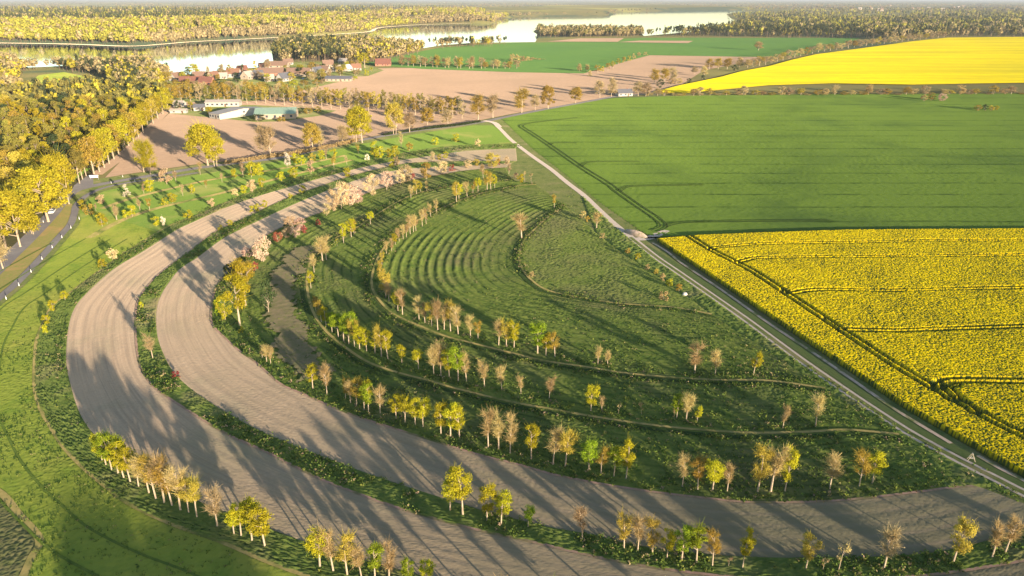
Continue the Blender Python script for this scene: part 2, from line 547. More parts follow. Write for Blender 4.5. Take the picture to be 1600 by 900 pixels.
sheet('village_green', GS([(560, 98), (600, 110), (575, 119), (520, 121), (530, 128), (470, 142), (400, 158), (290, 160), (262, 150), (240, 130), (262, 119), (287, 120), (400, 108), (430, 104), (470, 96)]), 0.15, M_verge, 'grass and gardens of the lakeside village')
sheet('wood_clearing', GS([(45, 132), (60, 118), (100, 113), (135, 120), (170, 128), (160, 138), (90, 140)]), 0.3, M_meadow, 'sunlit grass clearing behind the wood')
FAR_RAPE = GS([(1020, 146), (1062, 135), (1125, 122), (1162, 112), (1200, 105), (1240, 94), (1275, 86), (1350, 76), (1425, 65.5), (1482, 59.5), (1600, 58.5), (1800, 58.5), (1800, 130), (1600, 131), (1425, 134), (1300, 132), (1200, 135), (1075, 147)])
sheet('far_rapeseed_field', FAR_RAPE, 1.2, M_rape_far, 'bright yellow rapeseed field rising to the far wood')

def turf(amp, seed, fine=1.0):
    g = np.random.default_rng(seed)

    def f(P):
        return amp * (g.random(P.shape[:2]) ** 1.5 * fine * (0.55 + 0.9 * vnoise(P, 7.0, seed + 3)) + 0.12 * vnoise(P, 2.2, seed))
    return f


def poly_field(name, poly, z, s, amp, seed, mat, label, lim=None, fine=1.0):
    f = turf(amp, seed, fine)
    V, F = patch_grid(poly, s, lambda P: z + f(P), z, lim)
    return struct(name, fast_mesh(name, V, F, [mat]), label)


# the large wheat field
WHEAT = GS([(783, 186), (800, 179), (850, 170), (900, 160), (960, 153), (1020, 151), (1100, 149), (1300, 147), (1600, 146), (1900, 144), (2100, 350), (1600, 358), (1325, 361), (1200, 365), (1087, 370), (1020, 372), (1000, 362), (940, 320), (905, 292), (868, 262), (830, 232)])
poly_field_later = []


def twin_ruts(name, px, gap, w, z, mat, label):
    ln = smooth(GS(px), 6)
    L, R_ = offset(ln, gap / 2), offset(ln, -gap / 2)
    mb_v, mb_f = [], []
    for side in (L, R_):
        a, b = offset(side, w / 2), offset(side, -w / 2)
        o = len(mb_v)
        n = len(a)
        mb_v += [(x, y, z) for x, y in a] + [(x, y, z) for x, y in b]
        mb_f += [(o + n + i, o + n + i + 1, o + i + 1, o + i) for i in range(n - 1)]
    return struct(name, fast_mesh(name, mb_v, np.array(mb_f), [mat]), label)


poly_field('wheat_field', [(x, y) for x, y in WHEAT], 0.06, 0.8, 0.11, 8, M_green, 'large smooth green wheat field between the two rapeseed fields', lim=(-60, 0, 480, 760))
twin_ruts('tractor_lines', [(905, 184), (850, 190), (822, 194), (815, 198), (830, 208), (857, 226), (906, 260), (951, 288), (966, 300), (1000, 324), (1025, 341), (1037, 354), (1022, 362)], 2.6, 0.7, 0.30, M_dark,
          'dark pair of tractor lines along the near edge of the wheat field')
for k, px in enumerate(([(906, 261), (915, 255), (935, 253), (1000, 253)], [(966, 300), (978, 293), (1000, 291), (1100, 289)], [(1037, 355), (1055, 350), (1100, 347), (1300, 345)], [(857, 227), (866, 224), (900, 224)])):
    twin_ruts('tractor_turn', px, 2.0, 0.6, 0.30, M_dark, ('second', 'third', 'nearest', 'farthest')[k] + ' tractor line turning off into the wheat field')

# left: road, path, verge, meadow, orchard
A_OUT = [(806, 232), (760, 234), (720, 237), (650, 247), (600, 255), (560, 263), (500, 279), (450, 293), (400, 308), (350, 326), (300, 348), (275, 360), (225, 392), (177, 421), (132, 462), (115, 485), (107, 512), (104, 540),
         (104, 570), (110, 600), (122, 640), (141, 672), (170, 702), (215, 735), (280, 770), (358, 803), (432, 831), (520, 862), (620, 890), (700, 912), (820, 940), (1000, 985), (1250, 1010), (1500, 1005), (1750, 965)]
A_IN = [(808, 252), (760, 252), (722, 252), (670, 253), (625, 257), (575, 268), (535, 279), (495, 293), (450, 309), (400, 333), (337, 362), (300, 390), (257, 422), (240, 437), (225, 455), (215, 472), (212, 495), (212, 520), (216, 560),
        (225, 585), (240, 605), (270, 627), (297, 644), (347, 675), (420, 709), (495, 747), (556, 771), (614, 792), (660, 806), (718, 822), (775, 836), (820, 845), (858, 854), (930, 871), (1002, 885), (1089, 897), (1180, 906), (1280, 908), (1380, 905), (1469, 898), (1541, 887), (1600, 877), (1750, 848)]
B_OUT = [(800, 255), (760, 257), (712, 260), (660, 262), (615, 267), (575, 276), (530, 291), (467, 316), (400, 347), (350, 372), (312, 400), (282, 420), (265, 440), (250, 465), (244, 492), (246, 525), (255, 552), (270, 580), (295, 605),
         (330, 630), (375, 657), (420, 680), (458, 696), (515, 718), (585, 744), (677, 774), (740, 794), (800, 810), (863, 825), (927, 836), (973, 848), (1060, 862), (1181, 871), (1324, 871), (1411, 868), (1469, 862), (1532, 848), (1600, 826), (1650, 806)]
B_IN = [(790, 262), (745, 265), (700, 271), (620, 287), (550, 311), (500, 333), (455, 349), (415, 369), (385, 395), (360, 420), (340, 445), (332, 470), (331, 505), (350, 527), (375, 550), (400, 567), (437, 600), (475, 617), (527, 640),
        (573, 657), (631, 675), (703, 698), (761, 715), (820, 729), (858, 741), (944, 758), (1031, 771), (1118, 781), (1175, 786), (1295, 784), (1382, 776), (1486, 763), (1527, 760)]
EDGE0 = [(810, 224), (760, 226), (700, 229), (640, 238), (575, 253), (540, 261), (500, 271), (475, 275), (420, 291), (400, 298), (357, 315), (304, 338), (265, 353), (212, 385), (175, 410), (155, 424), (107, 460), (82, 478), (67, 507), (57, 532),
         (54, 570), (54, 607), (63, 640), (78, 666), (98, 698), (130, 732), (165, 761), (199, 787), (245, 810), (289, 828), (347, 848), (420, 880), (500, 908), (600, 940)]
PATH = [(-60, 515), (0, 465), (29, 440), (65, 402), (94, 369), (110, 351), (116, 335), (120, 320), (137, 305), (162, 294), (199, 286), (250, 279), (310, 270)]
ROAD = [(-80, 490), (-20, 436), (15, 402), (40, 378), (75, 342), (100, 312), (115, 299), (144, 291), (199, 281), (255, 272), (315, 262), (380, 254), (430, 248), (480, 238), (560, 220), (640, 206), (740, 193), (800, 181), (857, 170), (923, 158), (960, 151), (1000, 148), (1040, 147)]
B_IN_S, A_IN_S, B_OUT_S, A_OUT_S, EDGE_S = (smooth(GS(q), 6) for q in (B_IN, A_IN, B_OUT, A_OUT, EDGE0))

verge_poly = GS([(-120, 560), (-100, 420), (60, 330), (110, 285), (164, 278), (200, 273), (320, 256), (420, 247), (480, 237), (560, 218), (640, 204), (740, 191), (783, 186), (830, 228), (905, 290), (1000, 362), (1060, 404), (1200, 500), (1425, 645), (1600, 752), (1800, 880),
                 (2000, 1100), (-500, 1100)])
sheet('verge', verge_poly, 0.03, M_verge, 'rough green verge grass surrounding the curved fields')
sheet('litter_verge', GS([(-120, 560), (-60, 515), (0, 465), (29, 440), (65, 402), (94, 369), (110, 351), (117, 330), (112, 318), (104, 318), (78, 345), (45, 380), (20, 405), (-60, 470)]), 0.05, M_litter, 'verge of brown leaf litter between road and cycle path')


meadow = [tuple(p) for p in EDGE_S[EDGE_S[:, 1] < 262]] + GS([(420, 905), (200, 1000), (40, 898), (63, 843), (0, 767), (-120, 700), (-140, 560), (-40, 505), (0, 478), (40, 444), (75, 408), (100, 378), (122, 352), (126, 342), (150, 330)])
poly_field('meadow', meadow, 0.06, 0.32, 0.085, 3, M_meadow, 'bright green meadow outside the outer ploughed strip')
poly_field('rough_corner', GS([(-160, 690), (0, 772), (58, 845), (30, 900), (-60, 1000), (-300, 1000)]), 0.06, 0.32, 0.2, 44, ground_mat('fallow_corner', (0.13, 0.12, 0.055), (0.085, 0.10, 0.035), 0.8, 0.9), 'rough brown corner at the edge of the meadow')
strip('meadow_edge', GS([(-60, 740), (0, 770), (30, 805), (62, 843), (50, 870), (36, 902)]), 1.2, 0.12, M_straw, 'straw-coloured line between the meadow and the rough corner')
M_line = ground_mat('mown_line_grass', (0.06, 0.095, 0.02), (0.10, 0.135, 0.026), 0.3, 0.9)
_sg = 1 if np.hypot(*(offset(EDGE_S, 5)[60] - np.array(G(700, 500)))) > np.hypot(*(EDGE_S[60] - np.array(G(700, 500)))) else -1
for _d, _wh in ((7, 'nearest'), (13, 'second'), (22, 'third'), (31, 'outermost')):
    _l = offset(EDGE_S, _sg * _d)
    strip('mown_line', _l[(_l[:, 1] < 250) & (_l[:, 1] > 80)], 0.45, 0.17, M_line, f'{_wh} dark mown line curving through the meadow', sm=1)
strip('meadow_ditch', EDGE_S, 0.7, 0.16, M_straw, 'thin straw-coloured line along the edge of the meadow', sm=1)
strip('meadow_furrow', offset(EDGE_S, -1.3 if offset(EDGE_S, 1)[60][0] < EDGE_S[60][0] else 1.3), 0.7, 0.13, M_dark, 'dark furrow beside the straw-coloured meadow line', sm=1)
orch = [tuple(p) for p in EDGE_S[EDGE_S[:, 1] >= 258]] [::-1] + GS([(775, 198), (740, 196), (640, 211), (560, 226), (480, 244), (400, 257), (320, 270), (250, 282), (199, 291), (162, 299), (140, 309), (126, 322), (124, 340), (150, 330)])[0:]
_o0 = [tuple(p) for p in EDGE_S if p[1] >= 258]
orch = _o0 + GS([(126, 345), (124, 330), (140, 310), (162, 299), (199, 291), (250, 283), (320, 271), (400, 258), (480, 244), (560, 226), (640, 211), (740, 196), (772, 196), (800, 216)])
sheet('orchard_meadow', orch, 0.07, M_orchard, 'green meadow of the orchard below the country road')
for k, px in enumerate(([(160, 326), (200, 312), (262, 296), (330, 281), (400, 270), (470, 258), (540, 243)], [(140, 372), (175, 352), (215, 335), (260, 322), (330, 306), (400, 288), (470, 270), (550, 250)])):
    strip('orchard_strip', GS(px), 3.0, 0.12, M_straw, ('upper', 'lower')[k] + ' straw-coloured tree strip through the orchard meadow')
strip('cycle_path', GS(PATH), 2.6, 0.14, M_asph, 'narrow grey cycle path bending beside the meadow')
strip('country_road', GS(ROAD), 5.4, 0.16, M_asph, 'grey country road passing the wood and the orchard')
sheet('road_fork', GS([(112, 298), (116, 290), (138, 274), (146, 276), (146, 291), (120, 300)]), 0.2, M_asph, 'asphalt fork where the avenue meets the country road')
strip('hedge_bank', GS([(102, 290), (118, 278), (138, 264)]), 3.0, 0.4, M_orchard, 'sunlit mown grass bank beside the road fork', sm=4)


# ploughed strips and the bands inside them
def clods(seed):
    g = np.random.default_rng(seed)

    def f(P, ac, w):
        return 0.05 * g.random(P.shape[:2]) * (0.5 + 0.9 * vnoise(P, 14, seed + 1)) + 0.006 * vnoise(P, 1.3, seed) + 0.05 * (0.5 + 0.5 * np.cos(ac * 2 * math.pi / 3.0)) * vnoise(P, 9, seed + 2)
    return f


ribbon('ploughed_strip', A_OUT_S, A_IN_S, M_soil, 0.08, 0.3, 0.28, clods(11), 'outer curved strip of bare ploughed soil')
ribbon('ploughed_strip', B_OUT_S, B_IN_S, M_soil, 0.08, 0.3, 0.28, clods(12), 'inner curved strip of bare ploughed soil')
strip('soil_edge', offset(A_IN_S, 0), 0.55, 0.2, M_pink, 'pinkish soil line on the inner edge of the outer ploughed strip', sm=1)
strip('soil_edge', offset(B_IN_S, 0), 0.55, 0.2, M_pink, 'pinkish soil line on the inner edge of the inner ploughed strip', sm=1)

L4 = [(800, 281), (750, 284), (690, 294), (640, 307), (590, 335), (555, 358), (520, 375), (495, 395), (482, 420), (480, 450), (488, 485), (508, 517), (540, 544), (575, 567), (620, 583), (670, 596), (707, 607), (797, 629), (863, 641), (944, 655), (1031, 667), (1118, 675), (1180, 678), (1267, 676), (1323, 673), (1405, 680)]
L5 = [(838, 289), (800, 292), (740, 306), (690, 326), (650, 347), (622, 366), (602, 386), (590, 405), (582, 430), (582, 452), (595, 473), (617, 493), (662, 513), (700, 528), (737, 537), (800, 553), (850, 565), (912, 574), (975, 584), (1050, 591), (1120, 595), (1200, 596), (1290, 608)]
L6 = [(880, 319), (872, 329), (856, 340), (842, 353), (820, 375), (811, 400), (817, 422), (830, 438), (857, 455), (920, 468), (975, 476), (1050, 481), (1112, 492)]
L4S, L5S, L6S = smooth(GS(L4), 6), smooth(GS(L5), 6), smooth(GS(L6), 6)


def ridged(seed, amp, row):
    g = np.random.default_rng(seed)

    def f(P, ac, w):
        keep = np.clip((vnoise(P, 30, seed + 9) - 0.25) * 2.2, 0, 1)
        return 0.16 * amp * g.random(P.shape[:2]) ** 1.5 * (0.5 + vnoise(P, 6, seed + 4)) + 0.05 * vnoise(P, 2.0, seed) + row * keep * (0.5 + 0.5 * np.cos((ac + 1.1 * vnoise(P, 16, seed + 6)) * 2 * math.pi / 3.0)) ** 2.5 * (0.35 + 0.9 * vnoise(P, 2.5, seed + 7))
    return f


ribbon('grass_band', B_IN_S, L4S, M_inner, 0.05, 0.36, 0.34, ridged(21, 1.0, 0.10), 'outermost ridged grass band inside the ploughed strips')
ribbon('grass_band', L4S, L5S, M_inner, 0.05, 0.36, 0.34, ridged(22, 0.9, 0.16), 'middle ridged grass band inside the ploughed strips')
ribbon('grass_band', L5S, L6S, M_inner, 0.05, 0.4, 0.38, ridged(23, 0.7, 0.22), 'ridged grass band around the innermost hedge')
core = [tuple(p) for p in L6S] + GS([(1085, 470), (1062, 455), (1012, 420), (975, 397), (930, 362), (897, 331)])
poly_field('inner_meadow', core, 0.05, 0.4, 0.17, 31, M_core, 'grass field enclosed by the innermost hedge')
for nm, ln in (('outer', L4S), ('middle', L5S), ('innermost', L6S)):
    strip('straw_line', ln, 0.75, 0.28, M_straw, f'straw-coloured line along the {nm} grass terrace', sm=1)
    strip('terrace_furrow', offset(ln, 1.5 if np.median(np.hypot(*(offset(ln, 1.5) - np.array(G(900, 500))).T)) > np.median(np.hypot(*(ln - np.array(G(900, 500))).T)) else -1.5), 1.2, 0.24, M_dark, f'dark furrow below the {nm} grass terrace', sm=1)


def weeds(seed, amp=0.30):
    g = np.random.default_rng(seed)

    def f(P, ac, w):
        return amp * g.random(P.shape[:2]) ** 1.6 * (0.4 + 1.1 * vnoise(P, 4.0, seed))
    return f


M_weeds = ground_mat('weedy_verge', (0.085, 0.125, 0.028), (0.145, 0.165, 0.042), 1.0, 0.8, patch=(0.20, 0.165, 0.085), patch_scale=0.045, patch_lo=0.52, patch_hi=0.72, third=(0.048, 0.08, 0.018), third_scale=0.3)
_k = int(np.argmin(np.hypot(*(A_OUT_S - np.array(G(705, 913))).T)))
A_OUT_V = A_OUT_S[:_k + 1]
ribbon('weedy_verge', EDGE_S, A_OUT_V, M_weeds, 0.07, 0.5, 0.45, weeds(61), 'weedy verge outside the outer ploughed strip')
ribbon('weedy_verge', A_IN_S, B_OUT_S, M_weeds, 0.07, 0.5, 0.45, weeds(62), 'weedy grass strip between the two ploughed strips')
tri = GS([(905, 300), (960, 352), (1025, 405), (1060, 429), (1112, 465), (1200, 529), (1300, 601), (1425, 684), (1555, 754), (1600, 777), (1660, 806), (1540, 762), (1480, 766), (1400, 681), (1290, 610), (1112, 494), (1085, 472), (1062, 457), (1012, 422), (975, 399), (930, 364)])
poly_field('track_verge', tri, 0.07, 0.5, 0.34, 63, M_weeds, 'weedy green verge beside the dirt track')
far_soil = GS([(806, 233), (800, 222), (770, 228), (720, 236), (720, 262), (800, 262)])
# trampled strip at the bend, ragged at its edges
_tp = smooth(GS([(495, 385), (468, 400), (448, 430), (440, 470), (446, 510), (466, 555), (500, 590)]), 6)
_tv, _tf = patch_grid([tuple(p) for p in np.r_[offset(_tp, 6), offset(_tp, -6)[::-1]]], 0.6, lambda P: 0.40 + 0.10 * np.random.default_rng(3).random(P.shape[:2]), 0.36)
_tc = _tv[_tf].mean(1)[:, :2]
_keep = vnoise(_tc, 5.0, 2) * 0.5 + 0.5 * vnoise(_tc, 1.6, 4) + 0.5 - dist_line(_tc, _tp) / 7.0 > 0.42
struct('bare_patch', fast_mesh('bare_patch', _tv, _tf[_keep], [ground_mat('trampled_soil', (0.15, 0.12, 0.075), (0.095, 0.10, 0.04), 0.7, 0.9)]), 'trampled brown strip at the bend of the outermost grass band')

# track on the right
TRACK = [(772, 192), (786, 206), (800, 220), (830, 243), (860, 264), (887, 286), (912, 305), (935, 327), (960, 350), (990, 374), (1025, 402), (1060, 426), (1112, 462), (1162, 497), (1200, 525), (1250, 562), (1300, 597), (1367, 642), (1425, 679), (1498, 719), (1555, 748), (1600, 771), (1700, 820)]
strip('dirt_track', GS(TRACK), 2.6, 0.10, M_track, 'pale two-rut dirt track running diagonally past the rapeseed')
strip('track_grass', GS([(985, 371), (1025, 402), (1060, 426), (1112, 462), (1162, 497), (1200, 525), (1250, 562), (1300, 597), (1367, 642), (1425, 679), (1498, 719), (1555, 748), (1600, 771), (1700, 820)]), 1.2, 0.13, M_verge, 'grass ridge between the two ruts of the dirt track')
strip('track_end', GS([(756, 189), (772, 192), (780, 199)]), 4.0, 0.2, M_track, 'pale gravel mouth of the dirt track at the road', sm=3)
strip('field_entry', GS([(992, 374), (1010, 373), (1025, 368), (1040, 360)]), 3.5, 0.12, M_track, 'short gravel entry from the track into the wheat field', sm=4)
strip('ditch', GS([(1008, 384), (1036, 402), (1072, 425), (1125, 460), (1200, 512), (1262, 556), (1325, 599), (1390, 643), (1450, 680), (1512, 712), (1600, 758), (1700, 806)]), 2.6, 0.09, ground_mat('ditch_grass', (0.055, 0.085, 0.028), (0.09, 0.10, 0.04), 0.9, 0.8), 'dark grassy ditch beside the dirt track')
strip('bare_edge', GS([(1020, 380), (1044, 395), (1064, 411), (1125, 452), (1200, 505), (1275, 555), (1350, 607), (1402, 643), (1486, 694)]), 0.9, 0.2, M_bare, 'beige bare soil edge of the rapeseed field, upper run', sm=5)
strip('bare_edge', GS([(1527, 713), (1560, 732), (1600, 752), (1700, 802)]), 0.9, 0.2, M_bare, 'beige bare soil edge of the rapeseed field, lower run', sm=5)
strip('field_margin', GS([(1010, 372), (1087, 369), (1200, 363), (1325, 360.5), (1600, 358), (1900, 354)]), 1.6, 0.12, M_dark, 'dark gap between the wheat and the rapeseed', sm=4)

# near rapeseed: a real crop about a metre high, with the tractor lines cut through it
RAPE = GS([(1025, 377), (1087, 371.5), (1200, 367), (1325, 363), (1600, 361), (1760, 361), (1800, 860), (1700, 802), (1600, 748), (1417, 643), (1200, 496), (1120, 441), (1065, 404)])
TRAMS = [[(1072, 371), (1112, 396), (1167, 424), (1200, 445), (1307, 517), (1410, 585), (1512, 643), (1570, 675), (1600, 689), (1700, 740)],
         [(1225, 460), (1238, 463), (1262, 459), (1300, 457.5), (1400, 459), (1512, 456), (1700, 453)],
         [(1290, 505), (1310, 518), (1335, 521), (1400, 522), (1487, 519), (1700, 512)],
         [(1485, 630), (1464, 611), (1484, 602), (1525, 600.5), (1600, 602), (1750, 603)],
         [(1520, 650), (1478, 612), (1492, 606)],
         [(1110, 394), (1122, 391), (1200, 385), (1337, 383), (1475, 380), (1700, 380)],
         [(1150, 415), (1166, 411), (1200, 407), (1400, 405), (1700, 402)]]
_rd = np.random.default_rng(5)


def rape_mesh():
    lines = [smooth(GS(t), 5) for t in TRAMS]
    hold = {}

    def zf(P):
        d = np.full(P.shape[:2], 99.0)
        for i, ln in enumerate(lines):
            dl = dist_line(P, ln)
            w = 1.05 if i in (0, 3) else 0.9
            k = np.abs(dl - w)
            if i not in (0, 3):
                k = k + 0.35 * (vnoise(P, 6, 50 + i) > 0.62)
            if i == 3:
                k = np.where(P[..., 1] > 0, k, k)
            d = np.minimum(d, k)
        cut = np.clip((d - 0.34) / 0.3, 0, 1)
        n = 0.85 * _rd.random(P.shape[:2]) + 0.15 * vnoise(P, 3.0, 77)
        hold['b'] = cut * np.clip((n - 0.25 - 0.25 * vnoise(P, 14, 3) * (0.4 + 0.6 * vnoise(P, 2.4, 6))) * 4, 0, 1)
        hold['P'] = P
        return 0.15 + cut * (1.0 + 0.2 * n)
    V, F = patch_grid(RAPE, 0.25, zf, 0.05)
    P, b = hold['P'], hold['b']
    x0, y0 = P[0, 0]
    s = P[0, 1, 0] - x0
    ix = np.rint((V[:, 0] - x0) / s).astype(int)
    iy = np.rint((V[:, 1] - y0) / s).astype(int)
    val = b[iy, ix] * (V[:, 2] > 0.1)
    m, nt, out = shader('rapeseed_bloom')
    at = node(nt, 'ShaderNodeAttribute', attribute_name='bloom').outputs['Fac']
    pos = node(nt, 'ShaderNodeNewGeometry').outputs['Position']
    yel = mixc(nt, ramp(nt, noise(nt, pos, 0.9, 3), 0.35, 0.65), (0.60, 0.415, 0.004), (0.69, 0.515, 0.006))
    c = mixc(nt, at, (0.055, 0.075, 0.016), yel)
    d = node(nt, 'ShaderNodeBsdfDiffuse', inp={'Color': c, 'Roughness': 1.0})
    nt.links.new(d.outputs[0], out.inputs[0])
    me = fast_mesh('rapeseed', V, F, [m])
    a = me.attributes.new('bloom', 'FLOAT', 'POINT')
    a.data.foreach_set('value', val.astype(np.float32))
    return me


struct('rapeseed_field', rape_mesh(), 'near yellow rapeseed field cut by dark tractor lines')

# ------------------------------------------------------------------ trees: one of each kind is grown, then copied
LEAF = {
    'yellow': leaf_mat('yellow_spring_leaf', (0.44, 0.385, 0.02), (0.26, 0.25, 0.016)),
    'green': leaf_mat('bright_green_leaf', (0.27, 0.33, 0.02), (0.15, 0.21, 0.016)),
    'ochre': leaf_mat('ochre_bud_leaf', (0.44, 0.32, 0.055), (0.28, 0.21, 0.035)),
    'brown': leaf_mat('brown_bud_twig', (0.50, 0.375, 0.16), (0.34, 0.255, 0.105)),
    'tan': leaf_mat('tan_bare_twig', (0.46, 0.35, 0.18), (0.29, 0.215, 0.11)),
    'gold': leaf_mat('golden_oak_leaf', (0.42, 0.345, 0.022), (0.25, 0.205, 0.018)),
    'olive': leaf_mat('olive_pine_needle', (0.25, 0.215, 0.042), (0.13, 0.12, 0.026), 0.15),
    'dark': leaf_mat('dark_evergreen_needle', (0.05, 0.07, 0.025), (0.028, 0.04, 0.016), 0.1),
    'pink': leaf_mat('pale_pink_blossom', (0.66, 0.47, 0.36), (0.45, 0.29, 0.20)),
    'cream': leaf_mat('cream_blossom', (0.62, 0.47, 0.27), (0.42, 0.30, 0.15)),
    'white': leaf_mat('white_blossom', (0.78, 0.70, 0.56), (0.58, 0.50, 0.34)),
    'red': leaf_mat('red_leaf', (0.36, 0.075, 0.06), (0.22, 0.06, 0.04)),
}
WORD = {'yellow': 'yellow-leaved', 'green': 'bright green', 'ochre': 'ochre-budding', 'brown': 'leafless brown', 'tan': 'bare tan', 'gold': 'golden',
        'olive': 'olive-crowned', 'dark': 'dark green', 'pink': 'pale pink', 'cream': 'cream-flowering', 'white': 'white-flowering', 'red': 'red-leaved'}
BARK = plain_mat('pale_bark', (0.42, 0.33, 0.23), 0.4, 2.0)
BARK_D = plain_mat('grey_bark', (0.24, 0.18, 0.13), 0.4, 2.0)


def quads(C, size, g, outward=None, flat=0.0):
    """Leaf-sized faces at points C, loosely turned outward."""
    n = len(C)
    nrm = g.normal(size=(n, 3))
    if outward is not None:
        nrm = nrm * 0.75 + outward
    nrm /= np.maximum(np.linalg.norm(nrm, axis=1, keepdims=True), 1e-6)
    a = np.cross(nrm, g.normal(size=(n, 3)))
    a /= np.maximum(np.linalg.norm(a, axis=1, keepdims=True), 1e-6)
    b = np.cross(nrm, a)
    s = size * g.uniform(0.6, 1.35, (n, 1))
    V = np.stack([C - a * s, C - b * s * 0.75, C + a * s, C + b * s * 0.75], 1).reshape(-1, 3)
    return V, np.arange(4 * n).reshape(n, 4)


def twigs(P0, P1, w, g):
    d = P1 - P0
    side = np.cross(d, g.normal(size=d.shape))
    side /= np.maximum(np.linalg.norm(side, axis=1, keepdims=True), 1e-6)
    V = np.stack([P0 - side * w, P0 + side * w, P1 + side * w * 0.25, P1 - side * w * 0.25], 1).reshape(-1, 3)
    return V, np.arange(4 * len(P0)).reshape(-1, 4)


def join(parts):
    V, F, o = [], [], 0
    for v, f in parts:
        V.append(v)
        F.append(f + o)
        o += len(v)
    return np.concatenate(V), np.concatenate(F)


def grow(seed, H, cw, c0, nclump, leaves, leaf, shape='obovate', bare=0.0, stems=1, tr=None, clump_r=None, lean=0.05, limb_n=9):
    """Trunk mesh with limbs and a crown mesh. cw: crown width; c0: height where the crown starts (fraction of H)."""
    g = np.random.default_rng(seed)
    mb = MB()
    tr = tr or H * 0.018
    zc0, ztop = c0 * H, H
    cl = []
    while len(cl) < nclump:
        t = g.random() ** 0.8
        z = zc0 + t * (ztop - zc0)
        if shape == 'obovate':
            prof = math.sin(math.pi * min(max(0.10 + 0.82 * t, 0), 1)) ** 0.7 * (0.55 + 0.6 * t)
        elif shape == 'vase':
            prof = 0.22 + 0.85 * t * (1.0 if t < 0.82 else 1 - (t - 0.82) * 3)
        elif shape == 'round':
            prof = math.sqrt(max(1 - (2 * t - 1) ** 2, 0.02))
        elif shape == 'dome':
            prof = math.sqrt(max(1 - t ** 2 * 0.9, 0.02)) * (0.8 + 0.2 * t)
        elif shape == 'column':
            prof = 0.5 + 0.5 * math.sin(math.pi * (0.15 + 0.75 * t))
        elif shape == 'cone':
            prof = 1.02 - t
        else:  # umbrella
            prof = math.sqrt(max(1 - t ** 2, 0.03))
        r = cw / 2 * prof * g.uniform(0.35, 1.0) ** 0.6 * 0.86
        a = g.random() * 2 * math.pi
        cl.append((r * math.cos(a), r * math.sin(a), z * 0.97))
    cl = np.array(cl)
    bend = g.normal(0, lean * H * 0.35, 2)
    cl[:, :2] += bend * (cl[:, 2:3] / H) ** 2
    # trunk(s)
    roots = [(0.0, 0.0)] if stems == 1 else [(cw * 0.05 * math.cos(k * 2.4 + seed), cw * 0.05 * math.sin(k * 2.4 + seed)) for k in range(stems)]
    axes = []
    for rx, ry in roots:
        zt = zc0 + (H - zc0) * (0.75 if shape not in ('dome', 'round') else 0.6)
        tilt = np.array([rx, ry]) * 2.2
        pts = [(rx + tilt[0] * q ** 1.5 + bend[0] * (zt * q / H) ** 2, ry + tilt[1] * q ** 1.5 + bend[1] * (zt * q / H) ** 2, zt * q) for q in (0, 0.04, 0.3, 0.6, 1.0)]
        k = 1.0 / math.sqrt(stems)
        mb.path(pts, [tr * 1.45 * k, tr * 1.05 * k, tr * 0.9 * k, tr * 0.62 * k, tr * 0.2 * k], 6)
        axes.append(np.array(pts))
    limbs = []
    order = g.permutation(len(cl))[:limb_n]
    for i in order:
        ax = axes[g.integers(len(axes))]
        zb = min(max(zc0 * 0.92, cl[i, 2] - 0.55 * math.hypot(*cl[i, :2]) - 0.1 * H), ax[-1, 2] * 0.95)
        b = np.array([np.interp(zb, ax[:, 2], ax[:, 0]), np.interp(zb, ax[:, 2], ax[:, 1]), zb])
        mid = b * 0.45 + cl[i] * 0.55 + np.array([0, 0, -0.02 * H])
        mb.path([b, mid, cl[i]], [tr * 0.45, tr * 0.3, tr * 0.1], 4)
        limbs.append((b, cl[i]))
    trunk = mb.mesh('trunk', [BARK])
    cr = clump_r or cw * 0.17
    parts = []
    cen = np.array([bend[0] * 0.4, bend[1] * 0.4, zc0 + (H - zc0) * 0.42])
    if bare > 0:
        n = int(bare)
        base = cl[g.integers(len(cl), size=n)]
        ax0 = np.c_[np.interp(base[:, 2] * 0.85, axes[0][:, 2], axes[0][:, 0]), np.interp(base[:, 2] * 0.85, axes[0][:, 2], axes[0][:, 1]), base[:, 2] * 0.82]
        u = g.uniform(0.35, 1.0, (n, 1))
        p0 = ax0 * (1 - u) + base * u
        d = (base - ax0) * 0.25 + g.normal(0, cr * 0.75, (n, 3)) + np.array([0, 0, cr * 0.45])
        parts.append(twigs(p0, p0 + d, H * 0.0034, g))
    if leaves:
        per = max(int(leaves / len(cl)), 1)
        C = np.repeat(cl, per, 0)
        w = g.uniform(0.6, 1.25, (len(cl), 1)).repeat(per, 0)
        off = g.normal(0, 1, C.shape)
        off *= (g.random((len(off), 1)) ** 0.45) / np.maximum(np.linalg.norm(off, axis=1, keepdims=True), 1e-6)
        off *= cr * w * np.array([1.0, 1.0, 0.72])
        L = C + off
        L[:, 2] = np.maximum(L[:, 2], 0.05)
        o = off / np.maximum(np.linalg.norm(off, axis=1, keepdims=True), 1e-6)
        o2 = (L - cen) / np.maximum(np.linalg.norm(L - cen, axis=1, keepdims=True), 1e-6)
        parts.append(quads(L, leaf, g, o * 0.5 + o2 * 0.5))
    V, F = join(parts)
    V[:, 2] = np.maximum(V[:, 2], 0.03)
    crown = fast_mesh('crown', V, F, [LEAF['yellow']])
    return dict(H=H, W=cw, trunk=trunk, crown=crown)


